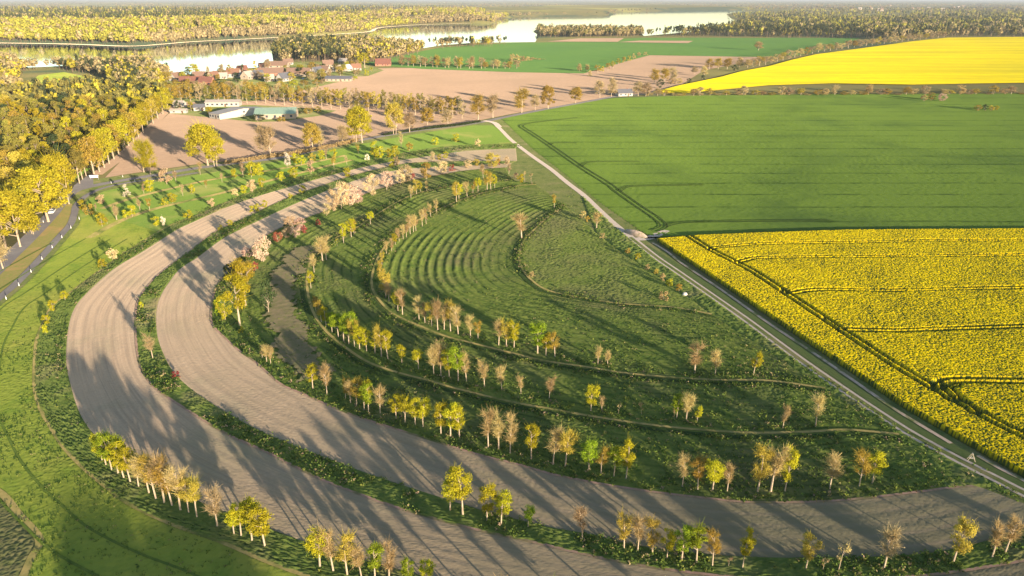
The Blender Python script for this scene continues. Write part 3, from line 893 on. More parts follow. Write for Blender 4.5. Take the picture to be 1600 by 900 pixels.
PROTO = {
    'leafy': [grow(100 + k, 8, 4.1 + 0.25 * (k % 3), 0.30 + 0.03 * (k % 4), 22, 3200, 0.105, 'obovate', 300, lean=0.14, clump_r=0.8) for k in range(8)],
    'sparse': [grow(120 + k, 8, 3.9, 0.35, 18, 1500, 0.095, ('obovate', 'vase')[k % 2], 600, lean=0.14, clump_r=0.8) for k in range(7)],
    'bare': [grow(140 + k, 8, 3.6, 0.38, 16, 480, 0.075, ('obovate', 'vase')[k % 2], 1150, lean=0.14, limb_n=14, clump_r=0.75) for k in range(8)],
    'big': [grow(160 + k, 18, 15, 0.22, 44, 5200, 0.30, 'dome', 700, stems=1 + k % 2, lean=0.06, limb_n=18, clump_r=2.0) for k in range(4)],
    'bigbare': [grow(180 + k, 18, 12, 0.24, 36, 1500, 0.24, 'dome', 1500, lean=0.06, limb_n=18, clump_r=1.9) for k in range(3)],
    'avenue': [grow(200 + k, 18, 9, 0.24, 30, 1300, 0.30, 'column', 500, lean=0.03, limb_n=10, clump_r=1.4) for k in range(3)],
    'oak': [grow(220 + k, 18, 12, 0.30, 26, 2000, 0.32, 'dome', 60, lean=0.05, limb_n=6, clump_r=2.1) for k in range(4)],
    'pine': [grow(240 + k, 18, 7.5, 0.55, 17, 1200, 0.31, 'umbrella', 0, lean=0.05, limb_n=5, clump_r=1.5) for k in range(4)],
    'spruce': [grow(250 + k, 16, 6, 0.10, 26, 700, 0.40, 'cone', 0, lean=0.02, limb_n=3, clump_r=0.9) for k in range(2)],
    'blossom': [grow(260 + k, 6, 5.6, 0.10, 26, 2200, 0.13, 'round', 200, stems=2, lean=0.05, clump_r=0.85) for k in range(4)],
    'fruit': [grow(280 + k, 4, 3.6, 0.18, 14, 800, 0.15, 'round', 110, lean=0.08, clump_r=0.75) for k in range(4)],
    'bush': [grow(300 + k, 2.2, 3.0, 0.03, 14, 420, 0.13, 'dome', 60, lean=0.03, clump_r=0.55, tr=0.04, limb_n=5) for k in range(3)],
    'sapling': [grow(320 + k, 3.5, 1.5, 0.2, 8, 120, 0.08, 'vase', 90, lean=0.1, clump_r=0.35, tr=0.04, limb_n=5) for k in range(2)],
}
_used = {}
_tg = random.Random(17)


def plant(name, form, x, y, h, colour, label, cat, group=None, w=None, z=0.0, bark=None):
    """A tree: an Empty at its foot with a trunk and a crown."""
    k = _used[form] = _used.get(form, -1) + 1
    p = PROTO[form][k % len(PROTO[form])]
    s = h / p['H']
    sw = (w / p['W']) if w else s * _tg.uniform(0.92, 1.1)
    root = bpy.data.objects.new(name, None)
    COL.objects.link(root)
    root.location = (x, y, z)
    root.rotation_euler = (_tg.uniform(-0.05, 0.05), _tg.uniform(-0.05, 0.05), _tg.uniform(0, 6.28))
    root.scale = (sw, sw, s)
    root.empty_display_size = 0.3
    tag(root, label, cat, group)
    for part, me in (('trunk', p['trunk']), ('crown', p['crown'])):
        o = link(part, me, root)
        sl = o.material_slots[0]
        sl.link = 'OBJECT'
        sl.material = LEAF[colour] if part == 'crown' else (bark or BARK)
    return root


ONES = 'first second third fourth fifth sixth seventh eighth ninth tenth eleventh twelfth thirteenth fourteenth fifteenth sixteenth seventeenth eighteenth nineteenth'.split()


def ordinal(n):
    if n <= 19:
        return ONES[n - 1]
    t = {2: 'twent', 3: 'thirt', 4: 'fort', 5: 'fift', 6: 'sixt', 7: 'sevent'}[n // 10]
    return t + 'ieth' if n % 10 == 0 else t + 'y-' + ONES[n % 10 - 1]


def row(name, cat, where, group, items, noun='tree', end='left', default='leafy', grow_by=1.0):
    """items: (base px, base py, top py, colour[, form[, width px]]). Labels count along the row."""
    items = sorted(items, key=lambda t: t[0])
    for i, it in enumerate(items):
        px, py, top, colour = it[:4]
        x, y = G(px, py)
        h = max(HT(y, top), 0.8) * grow_by
        form = it[4] if len(it) > 4 and it[4] else {'brown': 'bare', 'tan': 'bare', 'ochre': 'sparse'}.get(colour, default)
        w = None
        if len(it) > 5 and it[5]:
            w = it[5] * (y * CT + CAM_H * ST) / FPX
        n, e = (i + 1, 'left') if i < (len(items) + 1) // 2 else (len(items) - i, 'right')
        lab = f'{WORD[colour]} {noun}, {ordinal(n)} from {e} in the {where}'
        plant(name, form, x, y, h, colour, lab, cat, group, w)


Yl, Gr, Oc, Br, Tn = 'yellow', 'green', 'ochre', 'brown', 'tan'
row('young_tree', 'young tree', 'row outside the outer ploughed strip', 'young trees outside the outer ploughed strip', [
    (160, 721, 678, Yl), (166, 728, 681, Gr), (175, 735, 680, Gr), (185, 741, 682, Gr), (194, 748, 691, Yl), (204, 754, 700, Yl), (217, 762, 716, Br), (233, 771, 715, Br), (244, 780, 716, Oc),
    (257, 786, 718, Br), (269, 790, 722, Oc), (282, 798, 728, Br), (295, 802, 750, Oc), (308, 809, 750, Oc), (340, 824, 764, Tn), (366, 836, 792, Yl), (377, 838, 785, Yl), (394, 845, 782, Yl), (414, 854, 790, Yl),
    (500, 885, 822, Yl), (521, 893, 828, Br), (543, 900, 832, Oc), (565, 903, 848, Br), (586, 906, 852, Gr), (608, 905, 854, Br), (640, 912, 874, Gr), (668, 914, 874, Yl)])
row('young_tree', 'young tree', 'row between the two ploughed strips', 'young trees between the two ploughed strips', [
    (703, 800, 742, Yl, None, 36), (723, 805, 725, Yl, None, 46), (761, 814, 757, Yl, None, 34), (783, 819, 769, Yl), (825, 825, 790, Gr), (910, 844, 797, Tn), (975, 858, 805, Oc), (996, 863, 809, Br),
    (1019, 868, 814, Oc), (1042, 873, 828, Yl), (1065, 877, 822, Gr), (1088, 880, 821, Gr), (1113, 884, 832, Oc, None, 30), (1138, 886, 868, Tn, 'sapling'), (1160, 888, 831, Yl, None, 28), (1259, 889, 842, Oc, 'leafy', 36), (1285, 893, 873, Tn, 'sapling'),
    (1310, 892, 850, Br, 'sapling'), (1381, 889, 828, Tn, None, 40), (1489, 880, 813, Oc, 'leafy', 42), (1550, 871, 818, Br), (1570, 865, 807, Br, None, 30), (1612, 850, 800, Br)])
row('young_tree', 'young tree', 'upper run between the ploughed strips', 'small trees between the ploughed strips at the bend', [
    (239, 561, 522, Tn), (221, 482, 472, Yl, 'fruit'), (275, 590, 580, 'red', 'bush'), (360, 353, 343, Yl, 'fruit'), (345, 360, 352, Yl, 'bush'), (393, 333, 322, Yl, 'fruit'), (402, 331, 318, Yl, 'fruit'), (414, 325, 313, Yl, 'fruit'), (454, 311, 302, Yl, 'fruit'), (472, 303, 290, Yl, 'fruit'),
    (542, 277, 262, Yl, 'fruit'), (612, 262, 249, Yl, 'fruit'), (619, 260, 246, Br, 'fruit'), (676, 252, 238, Tn, 'fruit'), (687, 250, 240, Yl, 'fruit'), (696, 248, 237, Yl, 'fruit')])
row('young_tree', 'young tree', 'tree row inside the ploughed strips', 'young trees inside the inner ploughed strip', [
    (410, 560, 541, Br), (417, 566, 539, Br), (423, 569, 543, Br), (489, 608, 569, Yl), (511, 618, 572, Br, None, 20), (540, 625, 592, Oc), (548, 631, 592, Br), (557, 636, 592, Oc), (569, 641, 597, Yl), (576, 645, 600, Gr), (594, 646, 603, Br, None, 20),
    (619, 655, 616, Yl), (633, 661, 617, Yl), (649, 664, 620, Yl), (661, 668, 622, Yl), (689, 679, 628, Yl, None, 28), (704, 684, 631, Yl), (718, 687, 637, Yl), (763, 700, 643, Br), (779, 703, 648, Br), (797, 709, 653, Br), (830, 718, 665, Yl),
    (864, 726, 671, Br), (883, 730, 674, Oc), (920, 738, 687, Gr), (939, 741, 698, Oc), (959, 745, 699, Gr), (978, 748, 687, Yl, None, 31), (1066, 761, 712, Br), (1090, 765, 715, Oc), (1113, 767, 715, Yl), (1136, 768, 728, Br), (1183, 771, 700, Oc),
    (1204, 769, 696, Br), (1226, 768, 699, Yl, None, 33), (1296, 764, 711, Br, None, 34), (1342, 761, 707, Oc), (1363, 756, 705, Yl, None, 34)])
row('young_tree', 'young tree', 'row on the outermost grass terrace', 'young trees on the outermost grass terrace', [
    (491, 426, 398, Br), (504, 408, 370, Br, None, 24), (510, 407, 371, Br), (486, 451, 425, Yl), (494, 488, 463, Oc), (502, 503, 470, Oc), (510, 511, 480, Yl), (519, 520, 488, Gr), (529, 527, 489, Gr), (537, 533, 490, Gr), (545, 538, 491, Gr), (554, 542, 501, Oc),
    (562, 546, 508, Yl), (573, 549, 514, Yl), (586, 553, 520, Yl), (596, 558, 510, Oc), (606, 561, 517, Yl, None, 25), (628, 568, 538, Yl), (654, 577, 544, Yl), (678, 586, 542, Br), (689, 588, 538, Br), (702, 591, 547, Yl), (716, 596, 541, Gr, None, 33), (729, 597, 554, Br),
    (757, 605, 563, Br), (784, 610, 571, Br), (814, 616, 588, Br), (858, 623, 590, Br), (923, 643, 600, Yl), (940, 641, 620, Br), (966, 648, 632, Tn, 'sapling'), (1002, 649, 629, Br, 'sapling'), (1057, 654, 617, Gr), (1053, 657, 640, Br, 'sapling'), (1072, 659, 615, Br), (1089, 661, 636, Yl),
    (1223, 670, 636, Br), (1274, 667, 620, Br)])
row('young_tree', 'young tree', 'row along the dark terrace ditch', 'young trees along the upper terrace ditch', [
    (527, 385, 372, Yl, 'sapling'), (537, 380, 350, Yl), (549, 371, 341, Yl), (553, 368, 344, Oc), (579, 351, 330, Yl), (642, 310, 289, Br), (651, 305, 281, Oc), (657, 301, 284, Yl), (667, 300, 283, Br)])
row('young_tree', 'young tree', 'row on the middle grass terrace', 'young trees on the middle grass terrace', [
    (597, 416, 395, Oc), (594, 425, 408, Oc), (604, 398, 378, Br), (612, 393, 374, Br), (618, 383, 364, Yl), (624, 378, 357, Br), (630, 374, 352, Br), (635, 371, 349, Br), (641, 366, 337, Br), (646, 363, 336, Br), (650, 361, 337, Br), (660, 354, 329, Br), (666, 350, 327, Br), (673, 339, 318, Br),
    (682, 333, 312, Br), (713, 316, 284, Oc, 'leafy'), (717, 312, 287, Yl), (730, 308, 285, Br), (739, 303, 284, Oc), (747, 301, 277, Yl), (755, 279, 258, Br), (761, 298, 268, Oc), (767, 297, 272, Oc), (773, 294, 273, Yl), (795, 273, 256, Tn), (814, 286, 272, Yl, 'fruit'),
    (598, 447, 418, Oc, 'leafy'), (603, 466, 424, Oc, 'leafy'), (608, 472, 440, Br), (622, 486, 455, Yl), (629, 492, 454, Br), (655, 502, 464, Br), (664, 505, 474, Br), (675, 510, 471, Oc), (684, 516, 470, Br), (694, 516, 474, Br), (704, 518, 471, Oc), (716, 523, 480, Br), (735, 529, 494, Br),
    (747, 531, 501, Oc), (779, 541, 498, Br), (791, 543, 501, Oc), (803, 546, 503, Yl), (840, 553, 505, Gr, None, 33), (853, 556, 520, Yl), (867, 558, 520, Oc, None, 22), (934, 570, 541, Br), (949, 571, 546, Br), (1085, 583, 538, Br, None, 31), (1117, 587, 548, Br, None, 22), (1177, 586, 552, Yl)])
row('field_tree', 'small tree', 'innermost hedge and meadow', 'scattered trees of the innermost hedge', [
    (866, 326, 304, Oc), (815, 373, 336, Br, None, 27), (932, 357, 333, Br, None, 20), (820, 285, 268, Br, 'sapling'), (830, 287, 270, Br, 'sapling')])
row('hedge_shrub', 'shrub', 'hedge line near the dirt track', 'low shrubs of the hedge near the dirt track', [
    (910, 341, 330, Br, 'bush'), (918, 346, 338, Oc, 'bush'), (941, 372, 364, Br, 'bush'), (981, 396, 388, Oc, 'bush'), (997, 406, 396, Yl, 'bush'), (1012, 421, 413, Br, 'bush'), (1025, 428, 420, Oc, 'bush'), (1035, 438, 428, Br, 'bush'), (1046, 447, 436, Yl, 'bush'), (1061, 455, 444, Oc, 'bush'), (1037, 469, 456, Br, 'bush'),
    (830, 433, 424, Br, 'bush'), (806, 279, 270, Tn, 'bush')])
# blossom row
row('blossom_tree', 'blossom tree', 'blossom row inside the ploughed bend', 'trees of the blossom row', [
    (412, 409, 365, 'pink', 'blossom', 34), (388, 403, 386, 'pink', 'blossom', 20), (435, 378, 362, 'red', 'blossom', 17), (447, 372, 357, 'cream', 'blossom', 18), (457, 364, 338, 'cream', 'blossom', 26), (471, 362, 341, 'pink', 'blossom', 26), (462, 372, 352, 'pink', 'blossom', 17), (477, 364, 352, 'red', 'bush', 10),
    (497, 352, 343, 'red', 'bush', 12), (510, 338, 319, Tn, 'fruit', 14), (522, 330, 296, 'cream', 'blossom', 26), (534, 327, 284, 'cream', 'blossom', 30), (548, 322, 286, 'pink', 'blossom', 30), (559, 318, 296, 'pink', 'blossom', 24), (582, 306, 272, 'cream', 'blossom', 26), (605, 297, 267, 'pink', 'blossom', 24),
    (625, 289, 264, 'cream', 'blossom', 22), (634, 285, 257, Tn, 'blossom', 24), (646, 280, 271, 'red', 'bush', 9), (667, 280, 255, Oc, 'blossom', 24), (690, 272, 251, 'cream', 'blossom', 24), (706, 267, 257, 'red', 'bush', 12), (731, 263, 248, 'cream', 'blossom', 16), (745, 260, 248, Oc, 'fruit', 12), (712, 245, 237, 'white', 'bush', 8),
    (770, 262, 239, Oc, 'blossom', 26), (779, 258, 248, 'red', 'bush', 9), (791, 258, 245, 'cream', 'fruit', 12)])
row('garden_shrub', 'shrub', 'thicket below the blossom row', 'shrubs and trees of the thicket at the bend', [
    (375, 509, 432, Yl, 'leafy', 44), (384, 478, 405, 'gold', 'leafy', 40), (388, 452, 406, 'ochre', 'leafy', 34), (362, 440, 412, 'dark', 'blossom', 24), (352, 500, 462, Yl, 'blossom', 26), (343, 492, 468, Gr, 'bush', 16), (420, 490, 440, 'dark', 'fruit', 26), (400, 424, 410, 'red', 'bush', 14),
    (377, 520, 511, Yl, 'bush', 10), (450, 360, 348, 'dark', 'blossom', 16), (372, 452, 420, 'dark', 'blossom', 30)])
# orchard
row('orchard_tree', 'fruit tree', 'orchard below the country road', 'small fruit trees of the orchard', [
    (199, 308, 294, 'white', 'spruce', 14), (235, 300, 287, Yl), (225, 303, 293, Tn), (261, 288, 273, 'cream'), (275, 284, 273, Tn), (322, 294, 286, Oc), (286, 306, 295, Tn), (300, 303, 294, Yl), (270, 317, 307, Yl), (258, 320, 313, Yl, 'bush'), (219, 329, 317, Tn), (234, 328, 316, Oc), (207, 339, 328, Yl), (198, 342, 333, Yl), (183, 344, 330, Tn),
    (245, 354, 344, Yl), (257, 355, 344, 'white', None, 8), (367, 279, 270, Yl), (380, 277, 262, Tn), (393, 277, 262, Yl, None, 22), (405, 271, 261, Yl), (394, 301, 288, 'cream', None, 16), (382, 303, 294, Yl), (367, 306, 299, 'cream', 'bush'), (347, 284, 275, Tn), (331, 324, 315, 'cream'), (295, 341, 333, Yl, 'bush'), (313, 273, 261, Br),
    (160, 319, 309, 'cream'), (130, 330, 319, Yl), (182, 344, 331, Tn), (160, 354, 341, Yl), (168, 350, 343, Oc), (72, 521, 513, Yl, 'fruit'), (75, 507, 497, Yl), (84, 487, 476, Yl), (102, 469, 460, Yl), (160, 417, 409, Yl, 'bush'), (176, 406, 396, 'cream', 'bush'), (150, 330, 322, Tn),
    (140, 335, 325, Oc, 'bush'), (450, 263, 248, 'white', None, 11), (462, 257, 246, Yl), (471, 258, 248, Yl), (486, 272, 259, 'cream'), (522, 263, 250, Oc), (460, 279, 267, Yl, None, 18), (440, 284, 274, Yl), (405, 275, 263, Yl), (410, 294, 284, Yl), (502, 250, 240, Yl), (510, 249, 237, Tn), (522, 247, 238, Yl), (488, 252, 244, Oc, 'bush'),
    (542, 257, 248, Tn), (586, 248, 238, Yl), (594, 248, 235, Yl), (574, 251, 245, 'white', 'bush'), (586, 237, 227, Yl), (617, 246, 234, Yl), (607, 247, 238, Yl), (627, 230, 215, Tn), (712, 222, 214, Yl, 'bush'), (746, 229, 222, 'cream', 'bush'), (640, 236, 228, Oc, 'bush'), (680, 226, 219, Yl, 'bush'), (560, 240, 231, Oc)], default='fruit', grow_by=1.55)
# roadside trees
row('roadside_tree', 'roadside tree', 'big trees along the country road', 'big trees along the country road', [
    (5, 420, 368, Tn, 'bigbare', 40), (32, 386, 302, 'gold', 'big', 72), (52, 366, 326, 'gold', 'big', 34), (76, 347, 260, 'gold', 'big', 88), (105, 319, 240, 'gold', 'big', 60), (225, 269, 219, Yl, 'bigbare', 30), (235, 272, 222, Yl, 'bigbare', 30), (325, 259, 194, 'gold', 'big', 66), (337, 260, 204, 'gold', 'big', 40),
    (413, 244, 196, Tn, 'bigbare', 30), (423, 246, 197, Tn, 'bigbare', 30), (489, 234, 192, Oc, 'big', 36), (499, 232, 200, Tn, 'bigbare', 22), (556, 222, 170, 'gold', 'big', 40), (566, 223, 168, 'gold', 'big', 46), (536, 226, 196, Tn, 'bigbare', 24), (617, 210, 160, Oc, 'big', 38), (640, 207, 176, Tn, 'bigbare', 26), (668, 196, 168, Oc, 'big', 26), (700, 196, 172, Tn, 'bigbare', 26),
    (747, 187, 149, Oc, 'bigbare', 32), (770, 184, 148, Tn, 'bigbare', 28), (815, 176, 139, Oc, 'bigbare', 32), (836, 172, 148, Tn, 'bigbare', 20), (856, 170, 134, Oc, 'big', 27), (899, 161, 137, Oc, 'big', 27), (937, 153, 126, Tn, 'bigbare', 22), (955, 151, 123, Tn, 'bigbare', 22), (997, 150, 128, Tn, 'bigbare', 22), (1009, 150, 130, Tn, 'bigbare', 22)])
# avenue into the village
_av = []
for i in range(31):
    x = 284 + i * 14.6
    y = np.interp(x, [284, 400, 470, 560, 640, 740], [160, 162, 166, 173, 179, 187])
    _av.append((x, y, y - 29 + 2 * math.sin(i * 2.1), (Oc, Oc, Tn, 'olive')[i % 4], 'avenue', 15))
row('avenue_tree', 'avenue tree', 'near row of the tree avenue', 'tall trees of the near avenue row', _av)
_av = []
for i in range(30):
    x = 292 + i * 14.6
    y = np.interp(x, [284, 400, 470, 560, 640, 740], [155, 156, 160, 167, 173, 181])
    _av.append((x, y, y - 28 + 2 * math.sin(i * 1.7), (Oc, 'olive', Tn, Oc)[i % 4], 'avenue', 15))
row('avenue_tree', 'avenue tree', 'far row of the tree avenue', 'tall trees of the far avenue row', _av)
_we = []
for i in range(17):
    t = i / 16
    x, y = 148 + 122 * t, 276 - 112 * t + 8 * t * (1 - t)
    _we.append((x, y, y - (62 - 30 * t), 'gold' if i % 4 else Oc, 'oak', 42 - 18 * t))
row('edge_oak', 'oak tree', 'edge of the wood along the avenue', 'oaks on the edge of the wood', _we)
# hedges and tree lines farther off
row('hedgerow_tree', 'hedgerow tree', 'hedgerow across the brown field', 'trees of the hedgerow across the brown field', [
    (905, 112, 100, Br, 'bigbare', 10), (917, 112, 101, Br, 'bigbare', 10), (922, 119, 110, Br, 'bush', 9), (934, 114, 101, Oc, 'avenue', 12), (941, 112, 104, Oc, 'bush', 10), (950, 110, 98, Oc, 'avenue', 9), (958, 107, 95, Yl, 'avenue', 8), (966, 101, 91, Yl, 'avenue', 8), (975, 98, 89, Oc, 'bush', 8), (983, 95, 87, Oc, 'bush', 8),
    (990, 92, 84, Br, 'bush', 8), (998, 88, 82, Br, 'bush', 9), (1008, 86, 81, Br, 'bush', 9), (1185, 79, 65, Br, 'bigbare', 17)])
row('field_line_tree', 'tree', 'tree line between brown field and far wheat', 'trees between the brown field and the far wheat', [
    (628 + i * 9.4 + 2 * math.sin(i * 3), 103 + i * 0.45 - 4 * (i > 10) * (i - 10) * 0.12, 87 + i * 0.25 + 2 * math.sin(i * 1.9) + (4 if i > 13 else 0), (Br, Tn, Oc, Tn)[i % 4], ('bigbare', 'avenue')[i % 2], 14) for i in range(20)]
    + [(800 + i * 8, 97 - i * 0.7, 85 + i * 1.2, Br, 'bush', 13) for i in range(7)])
row('thicket_tree', 'thicket tree', 'thicket at the tip of the far rapeseed', 'trees of the thicket beside the far rapeseed', [
    (1022, 131, 108, Oc, 'bigbare', 20), (1038, 128, 107, Oc, 'bigbare', 20), (1050, 126, 106, Tn, 'bigbare', 20), (1031, 138, 124, 'dark', 'blossom', 14), (1048, 134, 122, Br, 'blossom', 18), (1060, 132, 121, Br, 'blossom', 14), (1076, 130, 122, 'dark', 'blossom', 9), (1098, 124, 117, 'dark', 'bush', 8), (1108, 108, 92, Oc, 'bigbare', 18), (1122, 108, 91, Oc, 'bigbare', 18),
    (1136, 108, 91, Oc, 'bigbare', 18), (1100, 120, 104, Br, 'bigbare', 14), (1148, 111, 102, 'dark', 'blossom', 12), (1155, 105, 90, Br, 'bigbare', 16), (1085, 116, 104, Tn, 'bigbare', 15)])
_pts = resample([(1168, 106), (1200, 100), (1240, 90), (1275, 82), (1350, 72), (1425, 63), (1475, 58)], 34)
row('field_edge_tree', 'tree', 'tree line along the far rapeseed edge', 'trees along the upper edge of the far rapeseed', [
    (x, y, y - (13 - 5 * i / 34) - 2.5 * (i % 5 == 2), (Br, Br, Oc, Tn)[i % 4], ('bigbare', 'blossom', 'avenue')[i % 3], 15 - 4 * i / 34) for i, (x, y) in enumerate(_pts)])
_hg = []
for i in range(44):
    x = 1012 + i * 13.9 + 3 * math.sin(i * 2.7)
    y = 149.5 - 2.5 * (x - 1012) / 600
    _hg.append((x, y, y - (9 + 4.5 * math.sin(i * 1.3) + 3 * math.sin(i * 3.1)) + (2 if x < 1060 else 0), (Br, Tn, Oc, Br, Oc)[i % 5], ('blossom', 'bigbare', 'blossom', 'blossom')[i % 4], 17))
row('hedge_tree', 'hedge tree', 'hedge between wheat and far rapeseed', 'shrubby trees of the hedge behind the wheat field', _hg)
row('island_bush', 'bush', 'bush islands in the wheat field', 'bushes standing as islands in the wheat field', [
    (1443, 158, 148, Br, 'blossom', 12), (1455, 157, 147, Oc, 'blossom', 14), (1472, 158, 146, 'pink', 'blossom', 15), (1527, 173, 164, Oc, 'blossom', 13), (1539, 173, 163, 'dark', 'blossom', 12), (1548, 173, 164, Oc, 'blossom', 12), (1556, 172, 165, Yl, 'blossom', 9)])
row('village_tree', 'garden tree', 'gardens of the lakeside village', 'trees in the village gardens', [
    (305, 122, 99, 'gold', 'oak', 22), (326, 120, 104, Tn, 'bigbare', 10), (348, 121, 100, Tn, 'bigbare', 13), (361, 121, 100, Oc, 'avenue', 13), (345, 120, 112, 'dark', 'bush', 16), (399, 119, 93, Oc, 'spruce', 12), (391, 122, 107, Oc, 'avenue', 13), (380, 115, 99, 'dark', 'spruce', 8), (419, 110, 92, Tn, 'bigbare', 14), (252, 140, 125, Yl, 'blossom', 22),
    (244, 134, 120, Oc, 'oak', 20), (262, 130, 112, Oc, 'oak', 24), (278, 140, 128, Oc, 'oak', 20), (470, 112, 101, Yl, 'oak', 18), (447, 96, 84, Tn, 'bigbare', 10), (488, 112, 97, Oc, 'oak', 16), (570, 106, 83, 'gold', 'oak', 24), (549, 98, 84, Oc, 'oak', 18), (580, 112, 105, Yl, 'avenue', 6), (573, 118, 109, Yl, 'bush', 10), (556, 125, 119, Yl, 'bush', 12), (460, 137, 125, Yl, 'oak', 20), (440, 140, 127, Oc, 'oak', 20),
    (475, 135, 125, Oc, 'oak', 18), (495, 133, 123, Oc, 'blossom', 14), (505, 131, 122, Tn, 'blossom', 12), (410, 143, 128, Oc, 'oak', 22), (385, 146, 128, Oc, 'oak', 22), (360, 146, 127, Tn, 'oak', 22), (335, 148, 131, Oc, 'oak', 20), (310, 150, 134, Tn, 'oak', 20), (290, 150, 134, 'dark', 'oak', 20), (299, 174, 158, Yl, 'avenue', 10), (328, 180, 166, 'gold', 'blossom', 14), (312, 168, 158, 'dark', 'blossom', 14), (330, 163, 154, 'dark', 'blossom', 14),
    (404, 190, 178, 'dark', 'blossom', 26), (470, 178, 168, 'dark', 'blossom', 14), (482, 178, 168, Oc, 'blossom', 16), (497, 177, 166, Oc, 'blossom', 12), (440, 190, 183, Oc, 'bush', 20), (279, 172, 157, 'dark', 'blossom', 12)])

_vt = np.random.default_rng(77)
_vl = []
for _q in range(84):
    _x = _vt.uniform(268, 566)
    _b = np.interp(_x, [268, 320, 420, 480, 566], [127, 130, 124, 122, 112])
    _y = _b + _vt.uniform(-12, 9)
    if inside(np.array([G(_x, _y)]), np.array(LAKE))[0]:
        continue
    _vl.append((_x, _y, _y - _vt.uniform(6, 15), (Oc, Tn, Yl, 'dark', 'olive', Br)[_vt.integers(6)], ('oak', 'bigbare', 'blossom', 'avenue')[_vt.integers(4)], _vt.uniform(9, 15)))
row('village_tree', 'garden tree', 'yards between the village houses', 'trees between the village houses', _vl)

# the wood on the left: the trees that show largest one by one, the rest as one mass farther down
WOOD_PX = [(-130, 470), (-60, 440), (-10, 410), (30, 375), (70, 335), (100, 310), (140, 281), (150, 268), (200, 222), (262, 158), (252, 146), (225, 140), (180, 142), (100, 142), (40, 150), (0, 160), (-40, 166), (-130, 180)]
WOOD = np.array(GS(WOOD_PX))
_wg = np.random.default_rng(41)
_cand, _k = [], 0
lo, hi = WOOD.min(0), WOOD.max(0)
while _k < 9000:
    _k += 1
    p = lo + (hi - lo) * _wg.random(2)
    if inside(p[None], WOOD)[0] and all((p[0] - q[0]) ** 2 + (p[1] - q[1]) ** 2 > 6.6 ** 2 for q in _cand):
        qx, qy = PX(p[0], p[1], 10)
        if qx > -30:
            _cand.append(p)
_cand.sort(key=lambda p: p[1])
WOOD_REST = _cand[230:]
_lab = {}
for p in _cand[:230]:
    qx, qy = PX(p[0], p[1])
    gold = vnoise(p[None], 45, 4)[0] + 0.25 * (qx > 120) + 0.25 * (qy > 330) > 0.62
    if gold:
        plant('oak_tree', 'oak', p[0], p[1], _wg.uniform(13, 17), ('gold', 'olive', 'ochre')[_wg.integers(3)], 'broad oak among the crowded crowns of the wood by the road', 'oak tree', 'oaks packed inside the wood', w=_wg.uniform(8, 11))
    else:
        plant('pine_tree', 'pine', p[0], p[1], _wg.uniform(13, 18), ('olive', 'olive', 'ochre', 'olive', 'dark', 'gold')[_wg.integers(6)], 'sunlit pine among the crowded crowns of the wood by the road', 'pine tree', 'pines packed inside the wood', w=_wg.uniform(6, 8.5), bark=BARK_D)

# trees standing just outside the view, whose shadows fall into it
for x, y, h in ((17, -19, 20), (6, -6, 17), (26, -14, 20), (-4, 7, 15), (13, 4, 15), (36, -22, 19), (3, 10, 14), (10, -13, 18), (22, -4, 16), (30, -28, 20), (20, -30, 21)):
    plant('field_tree', 'big', x, y, h, 'gold', 'big golden tree behind the viewpoint whose shadow falls on the meadow', 'field tree', 'big trees behind the viewpoint', w=15)
_off = [(735, 985), (790, 994), (850, 1002), (905, 1010), (960, 1015), (1040, 1022), (1130, 1026), (1230, 1028), (1340, 1022), (1450, 1010), (1560, 1010), (1660, 1005)]
for i, (px, py) in enumerate(_off):
    x, y = G(px, py)
    plant('young_tree', ('leafy', 'bare', 'leafy', 'sparse')[i % 4], x, y, 8.0 + (i % 3), (Yl, Br, Gr, Oc)[i % 4], 'young tree of the outer row continuing below the view', 'young tree', 'young trees outside the outer ploughed strip')

for x, y, h in ((98, 72, 13), (90, 50, 14), (78, 36, 13)):
    plant('field_tree', 'big', x, y, h, 'ochre', 'big tree beside the dirt track just beyond the view', 'field tree', 'big trees beyond the view at the track', w=8)

# ------------------------------------------------------------------ far woods: masses nobody could count
def far_tree(seed, kind):
    g = np.random.default_rng(seed)
    n = 46
    if kind == 'pine':
        d = g.normal(size=(n, 3))
        d /= np.linalg.norm(d, axis=1, keepdims=True)
        C = d * np.array([0.20, 0.20, 0.2]) * g.uniform(0.5, 1, (n, 1)) + np.array([0, 0, 0.78])
        sz = 0.075
    elif kind == 'cone':
        t = g.random(n)
        a = g.random(n) * 6.28
        r = 0.2 * (1 - t) + 0.02
        C = np.c_[r * np.cos(a), r * np.sin(a), 0.12 + 0.88 * t]
        d = np.c_[np.cos(a), np.sin(a), 0.3 * np.ones(n)]
        sz = 0.07
    else:
        d = g.normal(size=(n, 3))
        d /= np.linalg.norm(d, axis=1, keepdims=True)
        C = d * np.array([0.27, 0.27, 0.34]) * g.uniform(0.55, 1, (n, 1)) + np.array([0, 0, 0.62])
        sz = 0.088
    V, F = quads(C, sz, g, d)
    mb = MB()
    mb.tube((0, 0, 0), (0, 0, 0.6), 0.018, 0.01, 3)
    tv = np.array(mb.v)
    tf = np.array([list(f) + [f[-1]] * 0 for f in mb.f if len(f) == 4])
    return np.concatenate([V, tv]), np.concatenate([F, tf + len(V)]), len(F)


FAR = {k: [far_tree(500 + 10 * i + j, k) for j in range(4)] for i, k in enumerate(('pine', 'cone', 'round'))}


